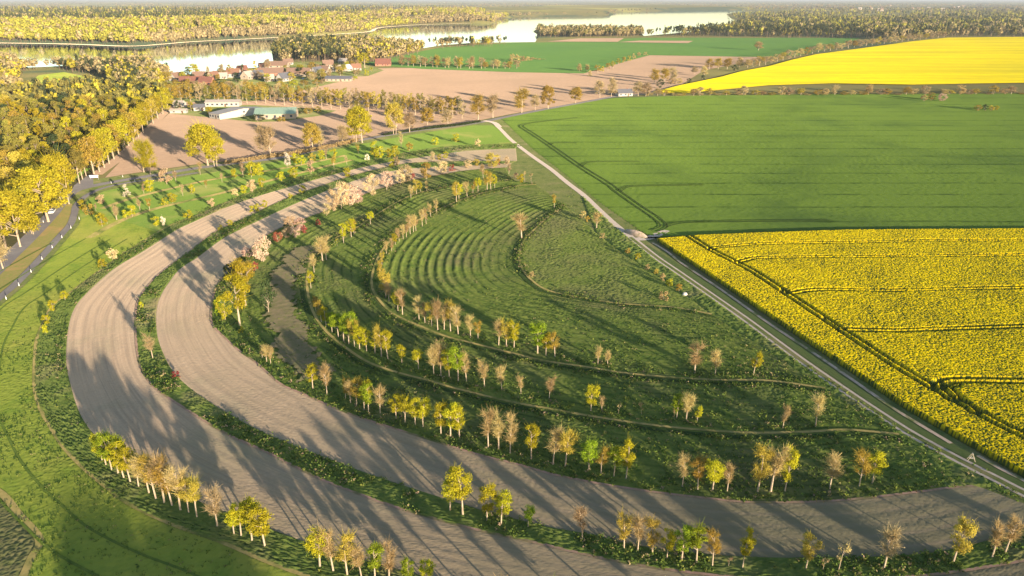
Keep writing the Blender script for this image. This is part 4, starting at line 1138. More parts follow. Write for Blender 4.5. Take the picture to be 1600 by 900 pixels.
def wood_mass(name, P, Z, H, W, kinds, cols, mat, label, seed):
    g = np.random.default_rng(seed)
    VV, FF, TT, o = [], [], [], 0
    for i in range(len(P)):
        V, F, nl = FAR[kinds[i]][g.integers(4)]
        a = g.random() * 6.28
        ca, sa = math.cos(a), math.sin(a)
        x = (V[:, 0] * ca - V[:, 1] * sa) * W[i] * 1.85 + P[i][0]
        y = (V[:, 0] * sa + V[:, 1] * ca) * W[i] * 1.85 + P[i][1]
        VV.append(np.c_[x, y, V[:, 2] * H[i] + Z[i]])
        FF.append(F + o)
        o += len(V)
        t = np.empty((len(F), 4))
        c = np.array(cols[i]) * g.uniform(0.8, 1.15)
        t[:, :3] = c * g.uniform(0.75, 1.2, (len(F), 1))
        t[nl:, :3] = (0.22, 0.16, 0.11)
        t[:, 3] = 1
        TT.append(t)
    V, F, T = np.concatenate(VV), np.concatenate(FF), np.concatenate(TT)
    me = fast_mesh(name, V, F, [mat])
    at = me.attributes.new('tint', 'FLOAT_COLOR', 'FACE')
    at.data.foreach_set('color', T.astype(np.float32).ravel())
    return tag(link(name, me), label, 'wood', None, 'stuff')


M_tint = tint_mat('far_tree_leaf')
LAKE_A = np.array(LAKE)
PAL = {'lime': (0.36, 0.33, 0.05), 'tan': (0.32, 0.25, 0.12), 'pine': (0.055, 0.065, 0.03), 'olive': (0.20, 0.175, 0.05), 'grey': (0.20, 0.165, 0.11), 'gold': (0.36, 0.30, 0.035)}


def hill(px, py):
    """The far shore climbs gently behind the lake."""
    return 0.0


def scatter(poly_px, n, seed, mix, h=(14, 20), w=(0.42, 0.6), avoid=(), hills=False):
    g = np.random.default_rng(seed)
    poly = np.array(poly_px, float)
    lo, hi = poly.min(0), poly.max(0)
    q = lo + (hi - lo) * g.random((n, 2))
    q = q[inside(q, poly)]
    P = np.array([G(*t) for t in q])
    keep = ~inside(P, LAKE_A)
    for a in avoid:
        keep &= ~inside(q, np.array(a, float))
    q, P = q[keep], P[keep]
    names = list(mix)
    kinds, cols, H, W = [], [], [], []
    for (px, py), (X, Y) in zip(q, P):
        f = [max(fn(px, py, float(vnoise(np.array([[X, Y]]), 90.0 + Y * 0.02, seed)[0])), 0) for _, _, fn in mix]
        k = g.choice(len(mix), p=np.array(f) / sum(f))
        kinds.append(mix[k][0])
        cols.append(PAL[mix[k][1]])
        hh = g.uniform(*h)
        H.append(hh)
        W.append(hh * g.uniform(*w) * (0.62 if mix[k][0] != 'round' else 1.0))
    return P, (rise(P) if hills else np.zeros(len(P))), H, W, kinds, cols


def mass(name, label, *a, front=0, **k):
    P, Z, H, W, kinds, cols = scatter(*a, **k)
    if front:   # close rows right behind the reeds of the shore
        g = np.random.default_rng(a[2] + 100)
        t = resample(FAR_LINE[:-10], 3000)
        t = t[np.array([-60 < PX(*q)[0] < 790 for q in t])]
        q = t[g.integers(0, len(t), front)] + np.c_[g.normal(0, 4, front), 10 + 75 * g.random(front)]
        q = q[~inside(q, LAKE_A)]
        lime = vnoise(q, 120, 3) + g.normal(0, 0.15, len(q)) > np.interp([PX(*w)[0] for w in q], [0, 250, 700], [0.25, 0.5, 0.6])
        h_ = g.uniform(16, 24, len(q))
        P, Z, H, W = np.r_[P, q], np.r_[Z, rise(q)], list(H) + list(h_), list(W) + list(h_ * 0.52)
        kinds += ['round'] * len(q)
        cols += [PAL['lime'] if v else PAL['tan'] for v in lime]
    return wood_mass(name, P, Z, H, W, kinds, cols, M_tint, label, a[2])


c = lambda v: (lambda px, py, n: v)
# across the lake: pale lime and tan shore trees, dark conifers behind
FAR_SHORE = [(-300, 66), (0, 67.5), (120, 69.5), (200, 72), (250, 69), (300, 65), (400, 60), (467, 56.5), (525, 53), (575, 49), (590, 43), (650, 38.7), (720, 36.7), (770, 35.8), (776, 29), (740, 22), (640, 17), (500, 16), (300, 20), (0, 20), (-300, 20)]
shore_y = lambda px: float(np.interp(px, [-300, 200, 400, 525, 650, 780], [67, 72, 60, 53, 39, 33]))
mass('lakeside_wood', 'mixed wood on the far lake shore, lime fronts before dark conifers', FAR_SHORE, 15000, 61, [
    ('round', 'lime', lambda px, py, n: (1.4 if py > shore_y(px) - 16 else 0.35) * (1.2 if px < 260 or n > 0.55 else 0.4)),
    ('round', 'tan', lambda px, py, n: 0.7 if py > shore_y(px) - 16 else 0.3),
    ('cone', 'pine', lambda px, py, n: (0.06 if py > shore_y(px) - 15 else 2.2) * (0.4 + n)),
    ('pine', 'olive', lambda px, py, n: 0.1 if py > shore_y(px) - 13 else 0.35)], front=3200, h=(17, 26), w=(0.45, 0.62), hills=True, avoid=([(300, 24), (318, 21), (400, 17), (470, 15), (475, 19), (400, 22.5), (330, 26)],))
mass('horizon_wood', 'hazy far woods reaching to the horizon', [(-100, 2.5), (1700, 2.5), (1700, 20), (1180, 15), (950, 24), (820, 26), (775, 30), (740, 22), (640, 17), (500, 16), (300, 20), (-100, 20)], 12000, 62, [
    ('round', 'tan', lambda px, py, n: 0.9 if n > 0.45 else 0.1), ('round', 'grey', c(0.5)), ('pine', 'pine', lambda px, py, n: 0.9 if n < 0.45 else 0.1)], h=(15, 22), w=(0.6, 1.1),
    avoid=([(850, 4), (1000, 6), (980, 9), (850, 8)], [(100, 8), (260, 11), (240, 16), (120, 14)], [(1340, 12), (1500, 10), (1500, 14), (1340, 16)], [(500, 8), (700, 10), (690, 12.5), (500, 12)], [(1450, 5), (1700, 5), (1700, 8), (1450, 7)]))
mass('eastern_wood', 'dark and yellow mixed wood beyond the far rapeseed', [(1010, 57.5), (1080, 51), (1130, 45), (1166, 37), (1142, 29), (1136, 22), (1185, 15), (1700, 13), (1700, 58), (1482, 57.5), (1400, 64), (1345, 60), (1100, 58.5)], 8500, 63, [
    ('pine', 'pine', lambda px, py, n: 1.0 + (1.2 if px < 1350 and py > 48 else 0)), ('cone', 'pine', c(0.5)), ('round', 'olive', c(0.55)), ('round', 'lime', lambda px, py, n: 0.75 if n > 0.45 and py < 50 else 0.1), ('round', 'tan', lambda px, py, n: 0.8 if px > 1350 and py > 42 else 0.15)],
    h=(15, 24), w=(0.42, 0.6), avoid=([(1130, 20), (1240, 16), (1240, 20), (1150, 24)], [(1300, 26), (1420, 24), (1420, 28), (1300, 30)]))
mass('peninsula_wood', 'tan and green wood on the sand-tipped peninsula', [(840, 47), (900, 47), (1003, 49), (1006, 57.5), (900, 59), (850, 58.5), (838, 56)], 700, 64, [
    ('round', 'tan', c(1.0)), ('round', 'olive', c(0.6)), ('pine', 'pine', lambda px, py, n: 0.5 if py < 53 else 0.12)], h=(14, 21), w=(0.45, 0.6))
mass('lakeside_pine_wood', 'dense dark pines on the wooded spit behind the village', [(424, 96), (428, 80), (440, 69), (520, 67.5), (570, 67), (660, 77), (690, 76), (760, 74), (790, 72), (795, 70.5), (690, 72.5), (664, 77.5), (650, 86), (600, 97), (560, 99), (500, 99), (440, 100)], 2600, 65, [
    ('pine', 'pine', lambda px, py, n: 1.0 if px < 540 or px > 665 else 0.15), ('pine', 'olive', lambda px, py, n: 0.8 if px < 540 else 0.2), ('round', 'tan', lambda px, py, n: 0.9 if px > 530 else 0.25), ('round', 'gold', lambda px, py, n: 0.35 if px > 540 else 0.04)], h=(15, 20), w=(0.45, 0.6))
mass('reedside_wood', 'tan deciduous wood along the near lake shore', [(-60, 158), (0, 152), (45, 140), (20, 118), (48, 110), (90, 108), (100, 114), (150, 118), (170, 130), (235, 146), (262, 136), (265, 120), (245, 112), (232, 101), (150, 102.5), (88, 105.5), (45, 107.5), (20, 98.5), (-60, 99.5)], 1500, 66, [
    ('round', 'tan', c(0.9)), ('round', 'gold', lambda px, py, n: 0.5 if px < 60 or px > 160 else 0.2), ('pine', 'pine', lambda px, py, n: 0.9 if 95 < px < 230 and py > 108 else 0.1)], h=(12, 17), w=(0.5, 0.7), avoid=([(45, 132), (60, 116), (100, 111), (135, 118), (170, 127), (160, 138), (90, 140)],))
_P = np.array(WOOD_REST)
_g = np.random.default_rng(9)
_k = [('pine', 'olive') if _g.random() < 0.5 else (('round', 'gold') if _g.random() < 0.6 else ('pine', 'pine')) for _ in _P]
wood_mass('wood_interior', _P, np.zeros(len(_P)), _g.uniform(13, 17, len(_P)), _g.uniform(5, 8, len(_P)), [t[0] for t in _k], [PAL[t[1]] for t in _k], M_tint, 'deeper crowns of the wood left of the tree avenue', 67)
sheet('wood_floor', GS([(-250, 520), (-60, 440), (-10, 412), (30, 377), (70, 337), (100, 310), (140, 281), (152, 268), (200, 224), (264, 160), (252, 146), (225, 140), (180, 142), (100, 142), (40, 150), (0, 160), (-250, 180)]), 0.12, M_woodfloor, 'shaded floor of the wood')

# ------------------------------------------------------------------ haze
m, nt, out = shader('haze_air')
pv = node(nt, 'ShaderNodeVolumePrincipled', inp={'Color': (0.46, 0.51, 0.60, 1), 'Density': 0.00005, 'Anisotropy': 0.0})
pv.inputs['Density Attribute'].default_value = ''
nt.links.new(pv.outputs[0], out.inputs['Volume'])
mb = MB()
mb.box((0, 44000, 41.5), (2 * S + 200, 92200, 87))
hz = link('haze', mb.mesh('haze', [m]))
tag(hz, 'thin evening haze over the whole landscape', 'haze', None, 'stuff')

# ------------------------------------------------------------------ weeds on the verges
def weed_tufts(name, lines, seed, label):
    g = np.random.default_rng(seed)
    C = []
    for ln, n, half in lines:
        t = resample(ln, 400)
        i = g.integers(0, 400, n)
        C.append(t[i] + g.normal(0, half, (n, 2)))
    C = np.concatenate(C)
    C = C[vnoise(C, 9, seed) + 0.5 * vnoise(C, 3, seed + 1) > 0.62]
    for o_, i_ in ((A_OUT_S, A_IN_S), (B_OUT_S, B_IN_S)):
        C = C[~inside(C, np.r_[o_, i_[::-1]])]
    k = 8
    r = g.uniform(0.25, 0.6, (len(C), 1))
    P = np.repeat(C, k, 0) + g.normal(0, 1, (len(C) * k, 2)) * np.repeat(r, k, 0) * 0.5
    z = 0.12 + g.random(len(P)) * np.repeat(r, k, 0)[:, 0] * 1.2
    V, F = quads(np.c_[P, z], 0.17, g, np.tile((0, 0, 0.4), (len(P), 1)))
    pal = np.array([(0.06, 0.10, 0.02), (0.11, 0.15, 0.03), (0.18, 0.19, 0.045), (0.25, 0.20, 0.10), (0.28, 0.20, 0.13)])
    sel = g.choice(5, len(C), p=(0.42, 0.34, 0.12, 0.08, 0.04))
    T = np.c_[np.repeat(pal[sel], k, 0) * g.uniform(0.8, 1.2, (len(P), 1)), np.ones(len(P))]
    me = fast_mesh(name, V, F, [M_tint])
    a = me.attributes.new('tint', 'FLOAT_COLOR', 'FACE')
    a.data.foreach_set('color', T.astype(np.float32).ravel())
    tag(link(name, me), label, 'weeds', None, 'stuff')


_bi = B_IN_S[(B_IN_S[:, 1] < 250)]
_mid1 = (resample(EDGE_S, 500) + resample(A_OUT_S, 500)) / 2
_mid2 = resample(smooth(GS([(400, 339), (300, 405), (254, 440), (238, 465), (229, 495), (229, 525), (236, 570), (255, 600), (300, 628), (350, 658), (420, 695), (515, 736), (600, 766), (720, 808), (850, 837), (1000, 866), (1180, 888), (1324, 889), (1469, 880), (1600, 852)]), 6), 500)
weed_tufts('weeds', [(_bi, 2600, 3.4), (offset(L4S, 2.2), 1500, 0.8), (offset(L4S, -2.2), 1500, 0.8), (offset(L5S, 2.2), 1500, 0.8), (offset(L5S, -2.2), 1500, 0.8), (L6S, 900, 1.2), (_mid2, 5200, 2.2), (_mid1, 3000, 2.2)], 91,
           'straggling green and straw-coloured weeds along the terrace and field edges')

def PXY(C):
    d = C[:, 1] * CT + CAM_H * ST
    return 450 - FPX * (C[:, 1] * ST - CAM_H * CT) / d


def grass_tufts(name, poly, n, seed, size, tall, label, lim=None):
    g = np.random.default_rng(seed)
    poly = np.asarray(poly, float)
    lo, hi = poly.min(0), poly.max(0)
    C = lo + (hi - lo) * g.random((n, 2))
    C = C[inside(C, poly)]
    C = C[vnoise(C, 12, seed) + 0.7 * vnoise(C, 3.5, seed + 1) > 0.6]
    sy = PXY(C)
    C = C[(g.random(len(C)) < np.clip((sy - 470) / 130, 0.07, 1)) & (np.minimum(dist_line(C, L4S), dist_line(C, L5S)) > 1.1)]
    k = 6
    r = g.uniform(0.15, 0.45, (len(C), 1))
    P = np.repeat(C, k, 0) + g.normal(0, 1, (len(C) * k, 2)) * np.repeat(r, k, 0) * 0.55
    z = 0.16 + g.random(len(P)) * tall * np.repeat(r, k, 0)[:, 0] * 2
    V, F = quads(np.c_[P, z], size, g, np.tile((0, 0, 0.3), (len(P), 1)))
    pal = np.array([(0.05, 0.085, 0.018), (0.10, 0.145, 0.028), (0.17, 0.20, 0.04), (0.19, 0.165, 0.075)])
    sel = g.choice(4, len(C), p=(0.40, 0.34, 0.18, 0.08))
    T = np.c_[np.repeat(pal[sel], k, 0) * g.uniform(0.8, 1.2, (len(P), 1)), np.ones(len(P))]
    me = fast_mesh(name, V, F, [M_tint])
    a = me.attributes.new('tint', 'FLOAT_COLOR', 'FACE')
    a.data.foreach_set('color', T.astype(np.float32).ravel())
    tag(link(name, me), label, 'grass', None, 'stuff')


_area = np.r_[B_IN_S[B_IN_S[:, 1] < 330], GS([(1600, 790), (1600, 775), (1425, 682), (1200, 528), (1060, 429), (960, 352), (900, 300)])]
grass_tufts('grass', _area, 42000, 15, 0.16, 0.5, 'tufted grass covering the bands inside the ploughed strips')
grass_tufts('grass', GS([(420, 905), (62, 640), (54, 570), (82, 480), (170, 412), (110, 420), (0, 485), (-60, 560), (-60, 740), (60, 843), (40, 905)]), 14000, 16, 0.10, 0.25, 'short grass tufts in the bright meadow')

# ------------------------------------------------------------------ houses and farm buildings
ROOF = {k: plain_mat(k + '_roof_tile', c_, 0.25, 1.5) for k, c_ in dict(red=(0.20, 0.085, 0.06), orange=(0.24, 0.125, 0.08), brown=(0.22, 0.135, 0.095), grey=(0.12, 0.12, 0.135), pale=(0.42, 0.35, 0.29), green=(0.24, 0.33, 0.25), white=(0.62, 0.60, 0.55)).items()}
WALL = {k: plain_mat(k + '_wall', c_, 0.12, 1.0) for k, c_ in dict(white=(0.40, 0.37, 0.32), cream=(0.36, 0.29, 0.21), brick=(0.38, 0.17, 0.11), grey=(0.42, 0.40, 0.37)).items()}
GLASS = plain_mat('dark_window_pane', (0.05, 0.06, 0.075), 0.3, 1.0, 0.2)
DOORM = plain_mat('brown_door_wood', (0.16, 0.09, 0.05), 0.3, 2.0)
FRAME = plain_mat('white_frame_paint', (0.75, 0.74, 0.70), 0.1, 2.0)
CHIM = plain_mat('chimney_brick', (0.30, 0.14, 0.10), 0.3, 3.0)


def gable(mb, L, W, h, roof_h):
    v = [(-L / 2, -W / 2, 0), (L / 2, -W / 2, 0), (L / 2, W / 2, 0), (-L / 2, W / 2, 0), (-L / 2, -W / 2, h), (L / 2, -W / 2, h), (L / 2, W / 2, h), (-L / 2, W / 2, h), (-L / 2, 0, h + roof_h), (L / 2, 0, h + roof_h)]
    mb.add(v, [(0, 1, 5, 4), (2, 3, 7, 6), (1, 2, 6, 9, 5), (3, 0, 4, 8, 7), (3, 2, 1, 0), (4, 5, 9, 8), (6, 7, 8, 9)])


def roof_slabs(mb, L, W, h, roof_h, over=0.45, th=0.22):
    k = roof_h / (W / 2)
    for sgn in (-1, 1):
        ye, ze = sgn * (W / 2 + over), h - over * k
        x0, x1 = -L / 2 - over, L / 2 + over
        dz = 0.03
        lo = [(x0, ye, ze + dz), (x1, ye, ze + dz), (x1, 0, h + roof_h + dz), (x0, 0, h + roof_h + dz)]
        hi = [(x, y, z + th) for x, y, z in lo]
        mb.add(lo + hi, [(3, 2, 1, 0), (4, 5, 6, 7), (0, 1, 5, 4), (1, 2, 6, 5), (2, 3, 7, 6), (3, 0, 4, 7)] if sgn < 0 else [(0, 1, 2, 3), (7, 6, 5, 4), (4, 5, 1, 0), (5, 6, 2, 1), (6, 7, 3, 2), (7, 4, 0, 3)])


def house(name, px, py, L, W, h, roof_h, rz, roof, wall, label, cat='house', group=None, chimney=True, windows=3, door=True):
    x, y = G(px, py)
    root = bpy.data.objects.new(name, None)
    COL.objects.link(root)
    root.location = (x, y, 0.3)
    root.rotation_euler = (0, 0, R(rz))
    tag(root, label, cat, group)
    mb = MB()
    gable(mb, L, W, h, roof_h)
    link('wall', mb.mesh('wall', [WALL[wall]]), root)
    mb = MB()
    roof_slabs(mb, L, W, h, roof_h)
    ro = link('roof', mb.mesh('roof', [ROOF[roof]]), root)
    if chimney:
        mb = MB()
        mb.box((L * 0.22, W * 0.12, h + roof_h * 0.95), (0.8, 0.8, 1.8))
        link('chimney', mb.mesh('chimney', [CHIM]), ro)
    for i in range(windows):
        mb = MB()
        wx = (i + 0.5) / windows * L - L / 2
        mb.box((wx, -W / 2 - 0.03, h * 0.55), (min(1.6, L / windows * 0.5), 0.10, h * 0.42))
        w_ = link('window', mb.mesh('window', [GLASS]), root)
    for sx in (-1, 1):
        mb = MB()
        mb.box((sx * (L / 2 + 0.03), 0, h * 0.95), (0.10, 1.4, 1.3))
        link('window', mb.mesh('window', [GLASS]), root)
    if door:
        mb = MB()
        mb.box((L * 0.02 + L / max(windows, 1) / 2, -W / 2 - 0.05, 1.05), (1.1, 0.12, 2.1))
        link('door', mb.mesh('door', [DOORM]), root)
    return root


VIL = [(277, 126, 13, 9, 3.2, 5.0, 70, 'brown', 'white', 'brown-roofed house with white gable at the lake end of the village'),
       (302, 131, 24, 9, 3.0, 4.0, 8, 'red', 'brick', 'long red-roofed house behind the avenue trees'),
       (324, 133, 14, 9, 3.2, 4.5, -10, 'red', 'brick', 'smaller red-roofed house beside the long red roof'),
       (312, 123, 12, 9, 3.0, 4.2, 20, 'brown', 'cream', 'low brown-roofed house beside the golden village tree'),
       (334, 124, 13, 9, 3.2, 4.8, 75, 'orange', 'cream', 'orange-roofed house with pale gable near the lake'),
       (349, 123, 9, 7, 3.0, 3.0, 10, 'pale', 'white', 'small white house between two orange roofs'),
       (366, 121, 14, 10, 4.2, 5.0, 0, 'orange', 'white', 'tall bright orange-roofed house in the village centre'),
       (379, 113, 11, 9, 3.0, 4.5, 40, 'red', 'brick', 'dark red-roofed house under the dark spruce'),
       (388, 124, 12, 10, 3.2, 5.0, 70, 'pale', 'cream', 'cream gabled house beside the grey roof'),
       (399, 122, 17, 10, 3.2, 4.6, 5, 'grey', 'cream', 'dark grey-roofed house in the middle of the village'),
       (423, 118, 30, 11, 3.0, 5.0, 3, 'brown', 'brick', 'long brown-roofed barn in the village'),
       (413, 108, 12, 9, 3.0, 4.2, 30, 'orange', 'white', 'orange-roofed house by the lake shore'),
       (436, 106, 24, 10, 3.0, 4.6, -4, 'brown', 'cream', 'wide brown-roofed house at the lake shore'),
       (444, 127, 14, 9, 3.2, 5.0, 65, 'grey', 'white', 'grey-roofed house with white gable facing the avenue'),
       (421, 127, 10, 8, 3.0, 3.6, 20, 'pale', 'white', 'white cottage under the long brown barn'),
       (468, 119, 26, 11, 3.2, 5.4, -6, 'brown', 'cream', 'big brown-roofed farmhouse at the edge of the village'),
       (451, 101, 12, 8, 3.0, 4.0, 10, 'brown', 'white', 'brown-roofed house beside the dark pine wood'),
       (496, 116, 12, 9, 3.2, 4.6, 60, 'grey', 'white', 'grey-roofed house beside the white cars'),
       (513, 105, 13, 9, 3.4, 5.0, 20, 'brown', 'cream', 'brown-roofed house standing under the pine wood'),
       (508, 114, 12, 9, 3.2, 4.6, -20, 'brown', 'white', 'brown-roofed house above the white cars'),
       (528, 112, 10, 8, 3.0, 4.0, 60, 'pale', 'white', 'white house with pale roof near the village edge'),
       (543, 111, 11, 8, 3.0, 4.0, 70, 'white', 'white', 'white house with white roof near the village edge'),
       (557, 110, 11, 8, 3.0, 4.4, 15, 'orange', 'white', 'orange-roofed house at the right end of the village'),
       (537, 99, 12, 8, 2.8, 3.4, -25, 'pale', 'cream', 'pale house in the clearing under the wood'),
       (599, 103, 19, 11, 2.6, 6.0, 2, 'red', 'brick', 'lone bright red barn roof at the edge of the brown field'),
       (596, 89, 10, 7, 2.6, 2.6, 0, 'white', 'white', 'left of two small white cabins above the red barn'),
       (606, 88, 10, 7, 2.6, 2.6, 0, 'white', 'white', 'right of two small white cabins above the red barn')]
for v in VIL:
    house('village_house', *v, group='houses of the lakeside village')
house('shed', 530, 127, 27, 9, 2.6, 2.4, 0, 'grey', 'cream', 'long low grey-roofed shed at the corner of the brown field', 'shed', chimney=False, windows=6)
house('farmhouse', 975, 150, 13, 8, 2.6, 3.0, 12, 'grey', 'white', 'white roadside house with dark roof between the roadside trees')
house('farm_shed', 374, 181, 13, 40, 3.4, 2.0, -37, 'pale', 'white', 'long pale-roofed farm shed with white front wall', 'shed', chimney=False, windows=4)
house('farm_shed', 350, 166, 26, 9, 3.2, 1.6, 4, 'pale', 'white', 'low pale farm shed behind the long white one', 'shed', chimney=False, windows=7)
house('farm_hall', 433, 184, 28, 17, 3.6, 3.2, 8, 'green', 'cream', 'wide farm hall with faded green roof', 'hall', chimney=False, windows=5)
house('outbuilding', 281, 167, 8, 6, 2.6, 2.0, -10, 'pale', 'white', 'small white outbuilding at the end of the wood', 'outbuilding', chimney=False, windows=2)
house('outbuilding', 280, 177, 12, 4, 2.0, 1.0, 3, 'pale', 'white', 'low white outbuilding at the top of the brown field', 'outbuilding', chimney=False, windows=2)
house('outbuilding', 312, 173, 8, 6, 2.6, 2.0, 20, 'grey', 'white', 'small grey-roofed outbuilding beside the farm sheds', 'outbuilding', chimney=False, windows=2)
_hr = random.Random(3)
for i in range(14):
    px, py = 1330 + 200 * _hr.random(), 9.5 + 8 * _hr.random()
    house('distant_house', px, py, 26, 20, 11, 7, _hr.uniform(-40, 40), ('brown', 'pale', 'brown')[i % 3], 'cream', 'pale house of the distant town beyond the eastern wood', 'house', 'houses of the distant town', chimney=False, windows=1, door=False)

# ------------------------------------------------------------------ cars, posts, signs and small things
PAINT = {k: plain_mat(k + '_car_paint', c_, 0.05, 1.0, 0.3) for k, c_ in dict(white=(0.78, 0.78, 0.76), red=(0.45, 0.05, 0.04), blue=(0.08, 0.12, 0.25)).items()}
TYRE = plain_mat('tyre_rubber', (0.03, 0.03, 0.03), 0.2, 3.0)
RIM = plain_mat('grey_rim', (0.4, 0.4, 0.42), 0.2, 3.0, 0.4)
LAMP = plain_mat('headlight_lens', (0.7, 0.7, 0.66), 0.1, 3.0, 0.2)


def prism(profile, half, mat, name, parent):
    """Side profile (y, z) swept across x."""
    mb = MB()
    n = len(profile)
    v = [(-half, y, z) for y, z in profile] + [(half, y, z) for y, z in profile]
    mb.add(v, [tuple(range(n)), tuple(reversed(range(n, 2 * n)))] + [(i, n + i, n + (i + 1) % n, (i + 1) % n) for i in range(n)])
    return link(name, mb.mesh(name, [mat]), parent)


def car(px, py, rz, paint, label):
    x, y = G(px, py)
    root = bpy.data.objects.new('parked_car', None)
    COL.objects.link(root)
    root.location, root.rotation_euler = (x, y, 0.18), (0, 0, R(rz))
    tag(root, label, 'car')
    prism([(-2.1, 0.35), (-2.15, 0.75), (-1.9, 0.95), (-1.0, 1.0), (1.0, 1.02), (2.0, 0.95), (2.1, 0.6), (2.05, 0.35)], 0.88, PAINT[paint], 'body', root)
    prism([(-1.75, 0.98), (-1.3, 1.42), (0.2, 1.46), (0.98, 1.0)], 0.76, GLASS, 'window', root)
    prism([(-1.3, 1.425), (-1.2, 1.5), (0.1, 1.53), (0.2, 1.465)], 0.74, PAINT[paint], 'roof', root)
    for sx in (-0.8, 0.8):
        for yy in (-1.3, 1.3):
            mb = MB()
            mb.tube((sx - 0.1, yy, 0.33), (sx + 0.1, yy, 0.33), 0.33, 0.33, 12)
            w_ = link('wheel', mb.mesh('wheel', [TYRE]), root)
            mb = MB()
            mb.tube((sx + (0.1 if sx > 0 else -0.1), yy, 0.33), (sx + (0.12 if sx > 0 else -0.12), yy, 0.33), 0.2, 0.2, 10)
            link('rim', mb.mesh('rim', [RIM]), w_)
        mb = MB()
        mb.box((sx * 0.8, 2.09, 0.72), (0.34, 0.08, 0.16))
        link('headlight', mb.mesh('headlight', [LAMP]), root)


_ra, _rb = np.array(G(58, 360)), np.array(G(90, 325))
car(82, 333, math.degrees(math.atan2(-(_rb - _ra)[0], (_rb - _ra)[1])), 'white', 'white car on the road behind the trunk of the giant golden oak')
car(489, 120, 80, 'white', 'white car parked in front of the grey-roofed village house')
car(502, 120, 75, 'white', 'white car parked at the right end of the village cars')
car(473, 124, 20, 'blue', 'dark blue car parked beside the big brown farmhouse')

POSTM, BAND = plain_mat('white_post_plastic', (0.78, 0.77, 0.73), 0.08, 3.0), plain_mat('black_band', (0.03, 0.03, 0.03), 0.2, 3.0)
_mb = MB()
_mb.path([(0, 0, 0), (0, 0, 0.75), (0, 0, 1.05)], [0.10, 0.10, 0.085], 6)
_pm = _mb.mesh('post', [POSTM])
_mb = MB()
_mb.tube((0, 0, 0.74), (0, 0, 0.92), 0.108, 0.104, 6)
_bm = _mb.mesh('band', [BAND])
_posts = [(10, 468), (30, 447), (49, 426), (66, 406), (82, 388), (97, 372), (111, 357), (124, 343), (68, 348), (192, 277), (253, 271), (273, 270), (174, 287), (211, 284)]
_where = ['leftmost of the posts beside the cycle path'] + [f'{ordinal(i)} from left of the posts beside the cycle path' for i in range(2, 9)] + ['beside the trunk of the giant golden oak', 'at the field side of the road, nearest the fork', 'at the field side of the road below the pale tree', 'between the road and the orchard', 'at the near side of the road fork', 'on the near side of the road past the fork']
for (px, py), wh in zip(_posts, _where):
    x, y = G(px, py)
    o = bpy.data.objects.new('marker_post', None)
    COL.objects.link(o)
    o.location = (x, y, 0.05)
    o.scale = (1.0, 1.0, 1.0)
    tag(o, 'white marker post ' + wh, 'marker post', 'white marker posts along road and path')
    link('post', _pm, o)
    link('band', _bm, o)

x, y = G(148, 281)
sg = bpy.data.objects.new('road_sign', None)
COL.objects.link(sg)
sg.location, sg.rotation_euler = (x, y, 0.1), (0, 0, R(8))
tag(sg, 'pair of white boards on posts at the road fork below the wood', 'road sign')
for dx in (-1.7, 1.7):
    mb = MB()
    mb.tube((dx, 0, 0), (dx, 0, 2.3), 0.06, 0.06, 6)
    link('post', mb.mesh('post', [RIM]), sg)
for z_, L_ in ((1.9, 4.2), (1.25, 3.8)):
    mb = MB()
    mb.add([(-L_ / 2, -0.07, z_ - 0.24), (L_ / 2 - 0.3, -0.07, z_ - 0.24), (L_ / 2, -0.07, z_), (L_ / 2 - 0.3, -0.07, z_ + 0.24), (-L_ / 2, -0.07, z_ + 0.24), (-L_ / 2, -0.11, z_ - 0.24), (L_ / 2 - 0.3, -0.11, z_ - 0.24), (L_ / 2, -0.11, z_), (L_ / 2 - 0.3, -0.11, z_ + 0.24), (-L_ / 2, -0.11, z_ + 0.24)],
           [(0, 1, 2, 3, 4), (9, 8, 7, 6, 5)] + [(i, 5 + i, 5 + (i + 1) % 5, (i + 1) % 5) for i in range(5)])
    link('board', mb.mesh('board', [POSTM]), sg)


def lump(name, px, py, L, W, H, rz, mat, label, cat, seed, seg=18):
    g = np.random.default_rng(seed)
    x, y = G(px, py)
    V, F = [], []
    for i in range(seg + 1):
        for j in range(8):
            a, b = 2 * math.pi * i / seg, (j / 7) * math.pi / 2
            k = 1 + 0.18 * (g.random() - 0.5)
            V.append((L / 2 * math.cos(a) * math.cos(b) * k, W / 2 * math.sin(a) * math.cos(b) * k, H * math.sin(b) * k))
    for j in range(8):
        V[seg * 8 + j] = V[j]
    for i in range(seg):
        for j in range(7):
            F.append((i * 8 + j, (i + 1) * 8 + j, (i + 1) * 8 + j + 1, i * 8 + j + 1))
    o = link(name, fast_mesh(name, V, np.array(F), [mat]))
    o.location, o.rotation_euler = (x, y, 0.05), (0, 0, R(rz))
    return tag(o, label, cat)


lump('soil_heap', 993, 367, 11, 3.6, 1.5, -52, M_bare, 'long beige soil heap where the gravel entry leaves the dirt track', 'soil heap', 5)
lump('boulder', 1070, 461, 1.5, 1.3, 0.8, 0, plain_mat('pale_stone', (0.45, 0.42, 0.38), 0.25, 2.0), 'pale boulder at the lower end of the innermost hedge', 'boulder', 6)

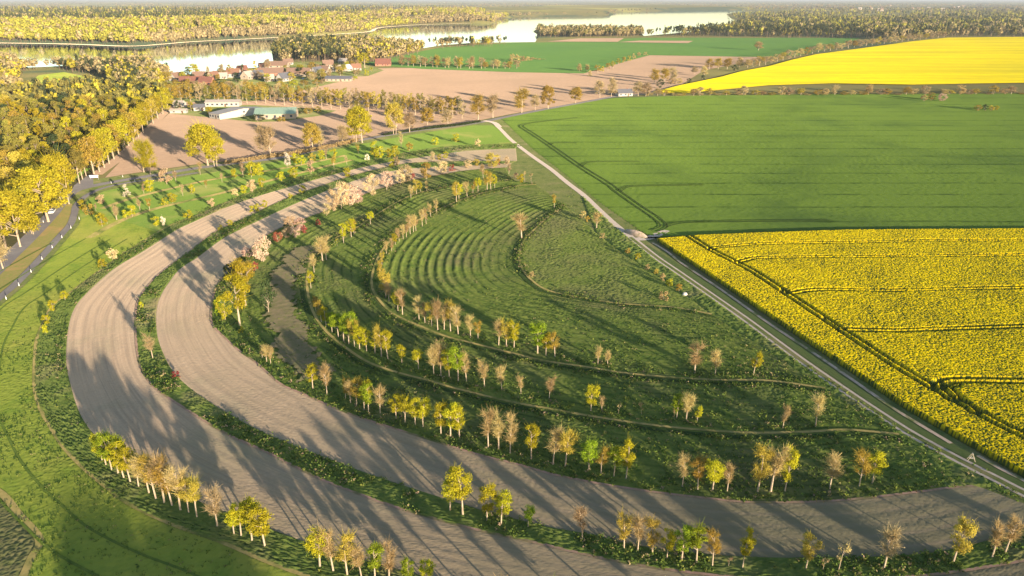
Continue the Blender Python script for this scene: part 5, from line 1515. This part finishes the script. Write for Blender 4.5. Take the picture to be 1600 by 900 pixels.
# straw-coloured wooden frame by the ditch
x, y = G(1517, 720)
fr = bpy.data.objects.new('wooden_frame', None)
COL.objects.link(fr)
fr.scale = (0.8, 0.8, 0.8)
fr.location, fr.rotation_euler = (x, y, 0.1), (0, 0, R(-20))
tag(fr, 'pale wooden A-shaped frame standing in the ditch beside the dirt track', 'wooden frame')
WOODM = plain_mat('weathered_wood', (0.45, 0.38, 0.28), 0.3, 4.0)
for sx in (-0.45, 0.45):
    for sy in (-0.4, 0.4):
        mb = MB()
        mb.tube((sx * 1.7, sy, 0), (0, sy * 0.6, 1.9), 0.06, 0.05, 5)
        link('leg', mb.mesh('leg', [WOODM]), fr)
for z_ in (0.7, 1.85):
    mb = MB()
    mb.box((0, 0, z_), (0.25 + (1.9 - z_) * 0.8, 0.7, 0.07))
    link('crossbar', mb.mesh('crossbar', [WOODM]), fr)


# clipped brown hedge along the country road
def hedge(name, px, w, h, colour, label, seed):
    g = np.random.default_rng(seed)
    ln = resample(smooth(GS(px), 6), 300)
    n = int(plen(ln) * 60)
    c_ = ln[g.integers(0, 300, n)] + g.normal(0, w / 3, (n, 2))
    z_ = g.random(n) * h * (0.75 + 0.5 * vnoise(c_, 5, seed))
    V, F = quads(np.c_[c_, z_ + 0.1], 0.3, g, np.tile((0, 0, 0.3), (n, 1)))
    root = bpy.data.objects.new(name, None)
    COL.objects.link(root)
    tag(root, label, 'hedge')
    link('foliage', fast_mesh('foliage', V, F, [LEAF[colour]]), root)
    mb = MB()
    for p in resample(ln, 40):
        mb.tube((p[0], p[1], 0), (p[0] + 0.1, p[1], h * 0.8), 0.06, 0.02, 4)
    link('stem', mb.mesh('stem', [BARK_D]), root)


hedge('roadside_hedge', [(352, 257), (400, 250), (435, 245), (470, 240), (520, 230), (560, 221)], 1.8, 2.0, 'brown', 'brown leafless hedge between the brown field and the country road', 71)
hedge('roadside_hedge', [(600, 212), (660, 203), (720, 196), (750, 191)], 1.4, 1.3, 'dark', 'low dark hedge along the upper country road', 72)
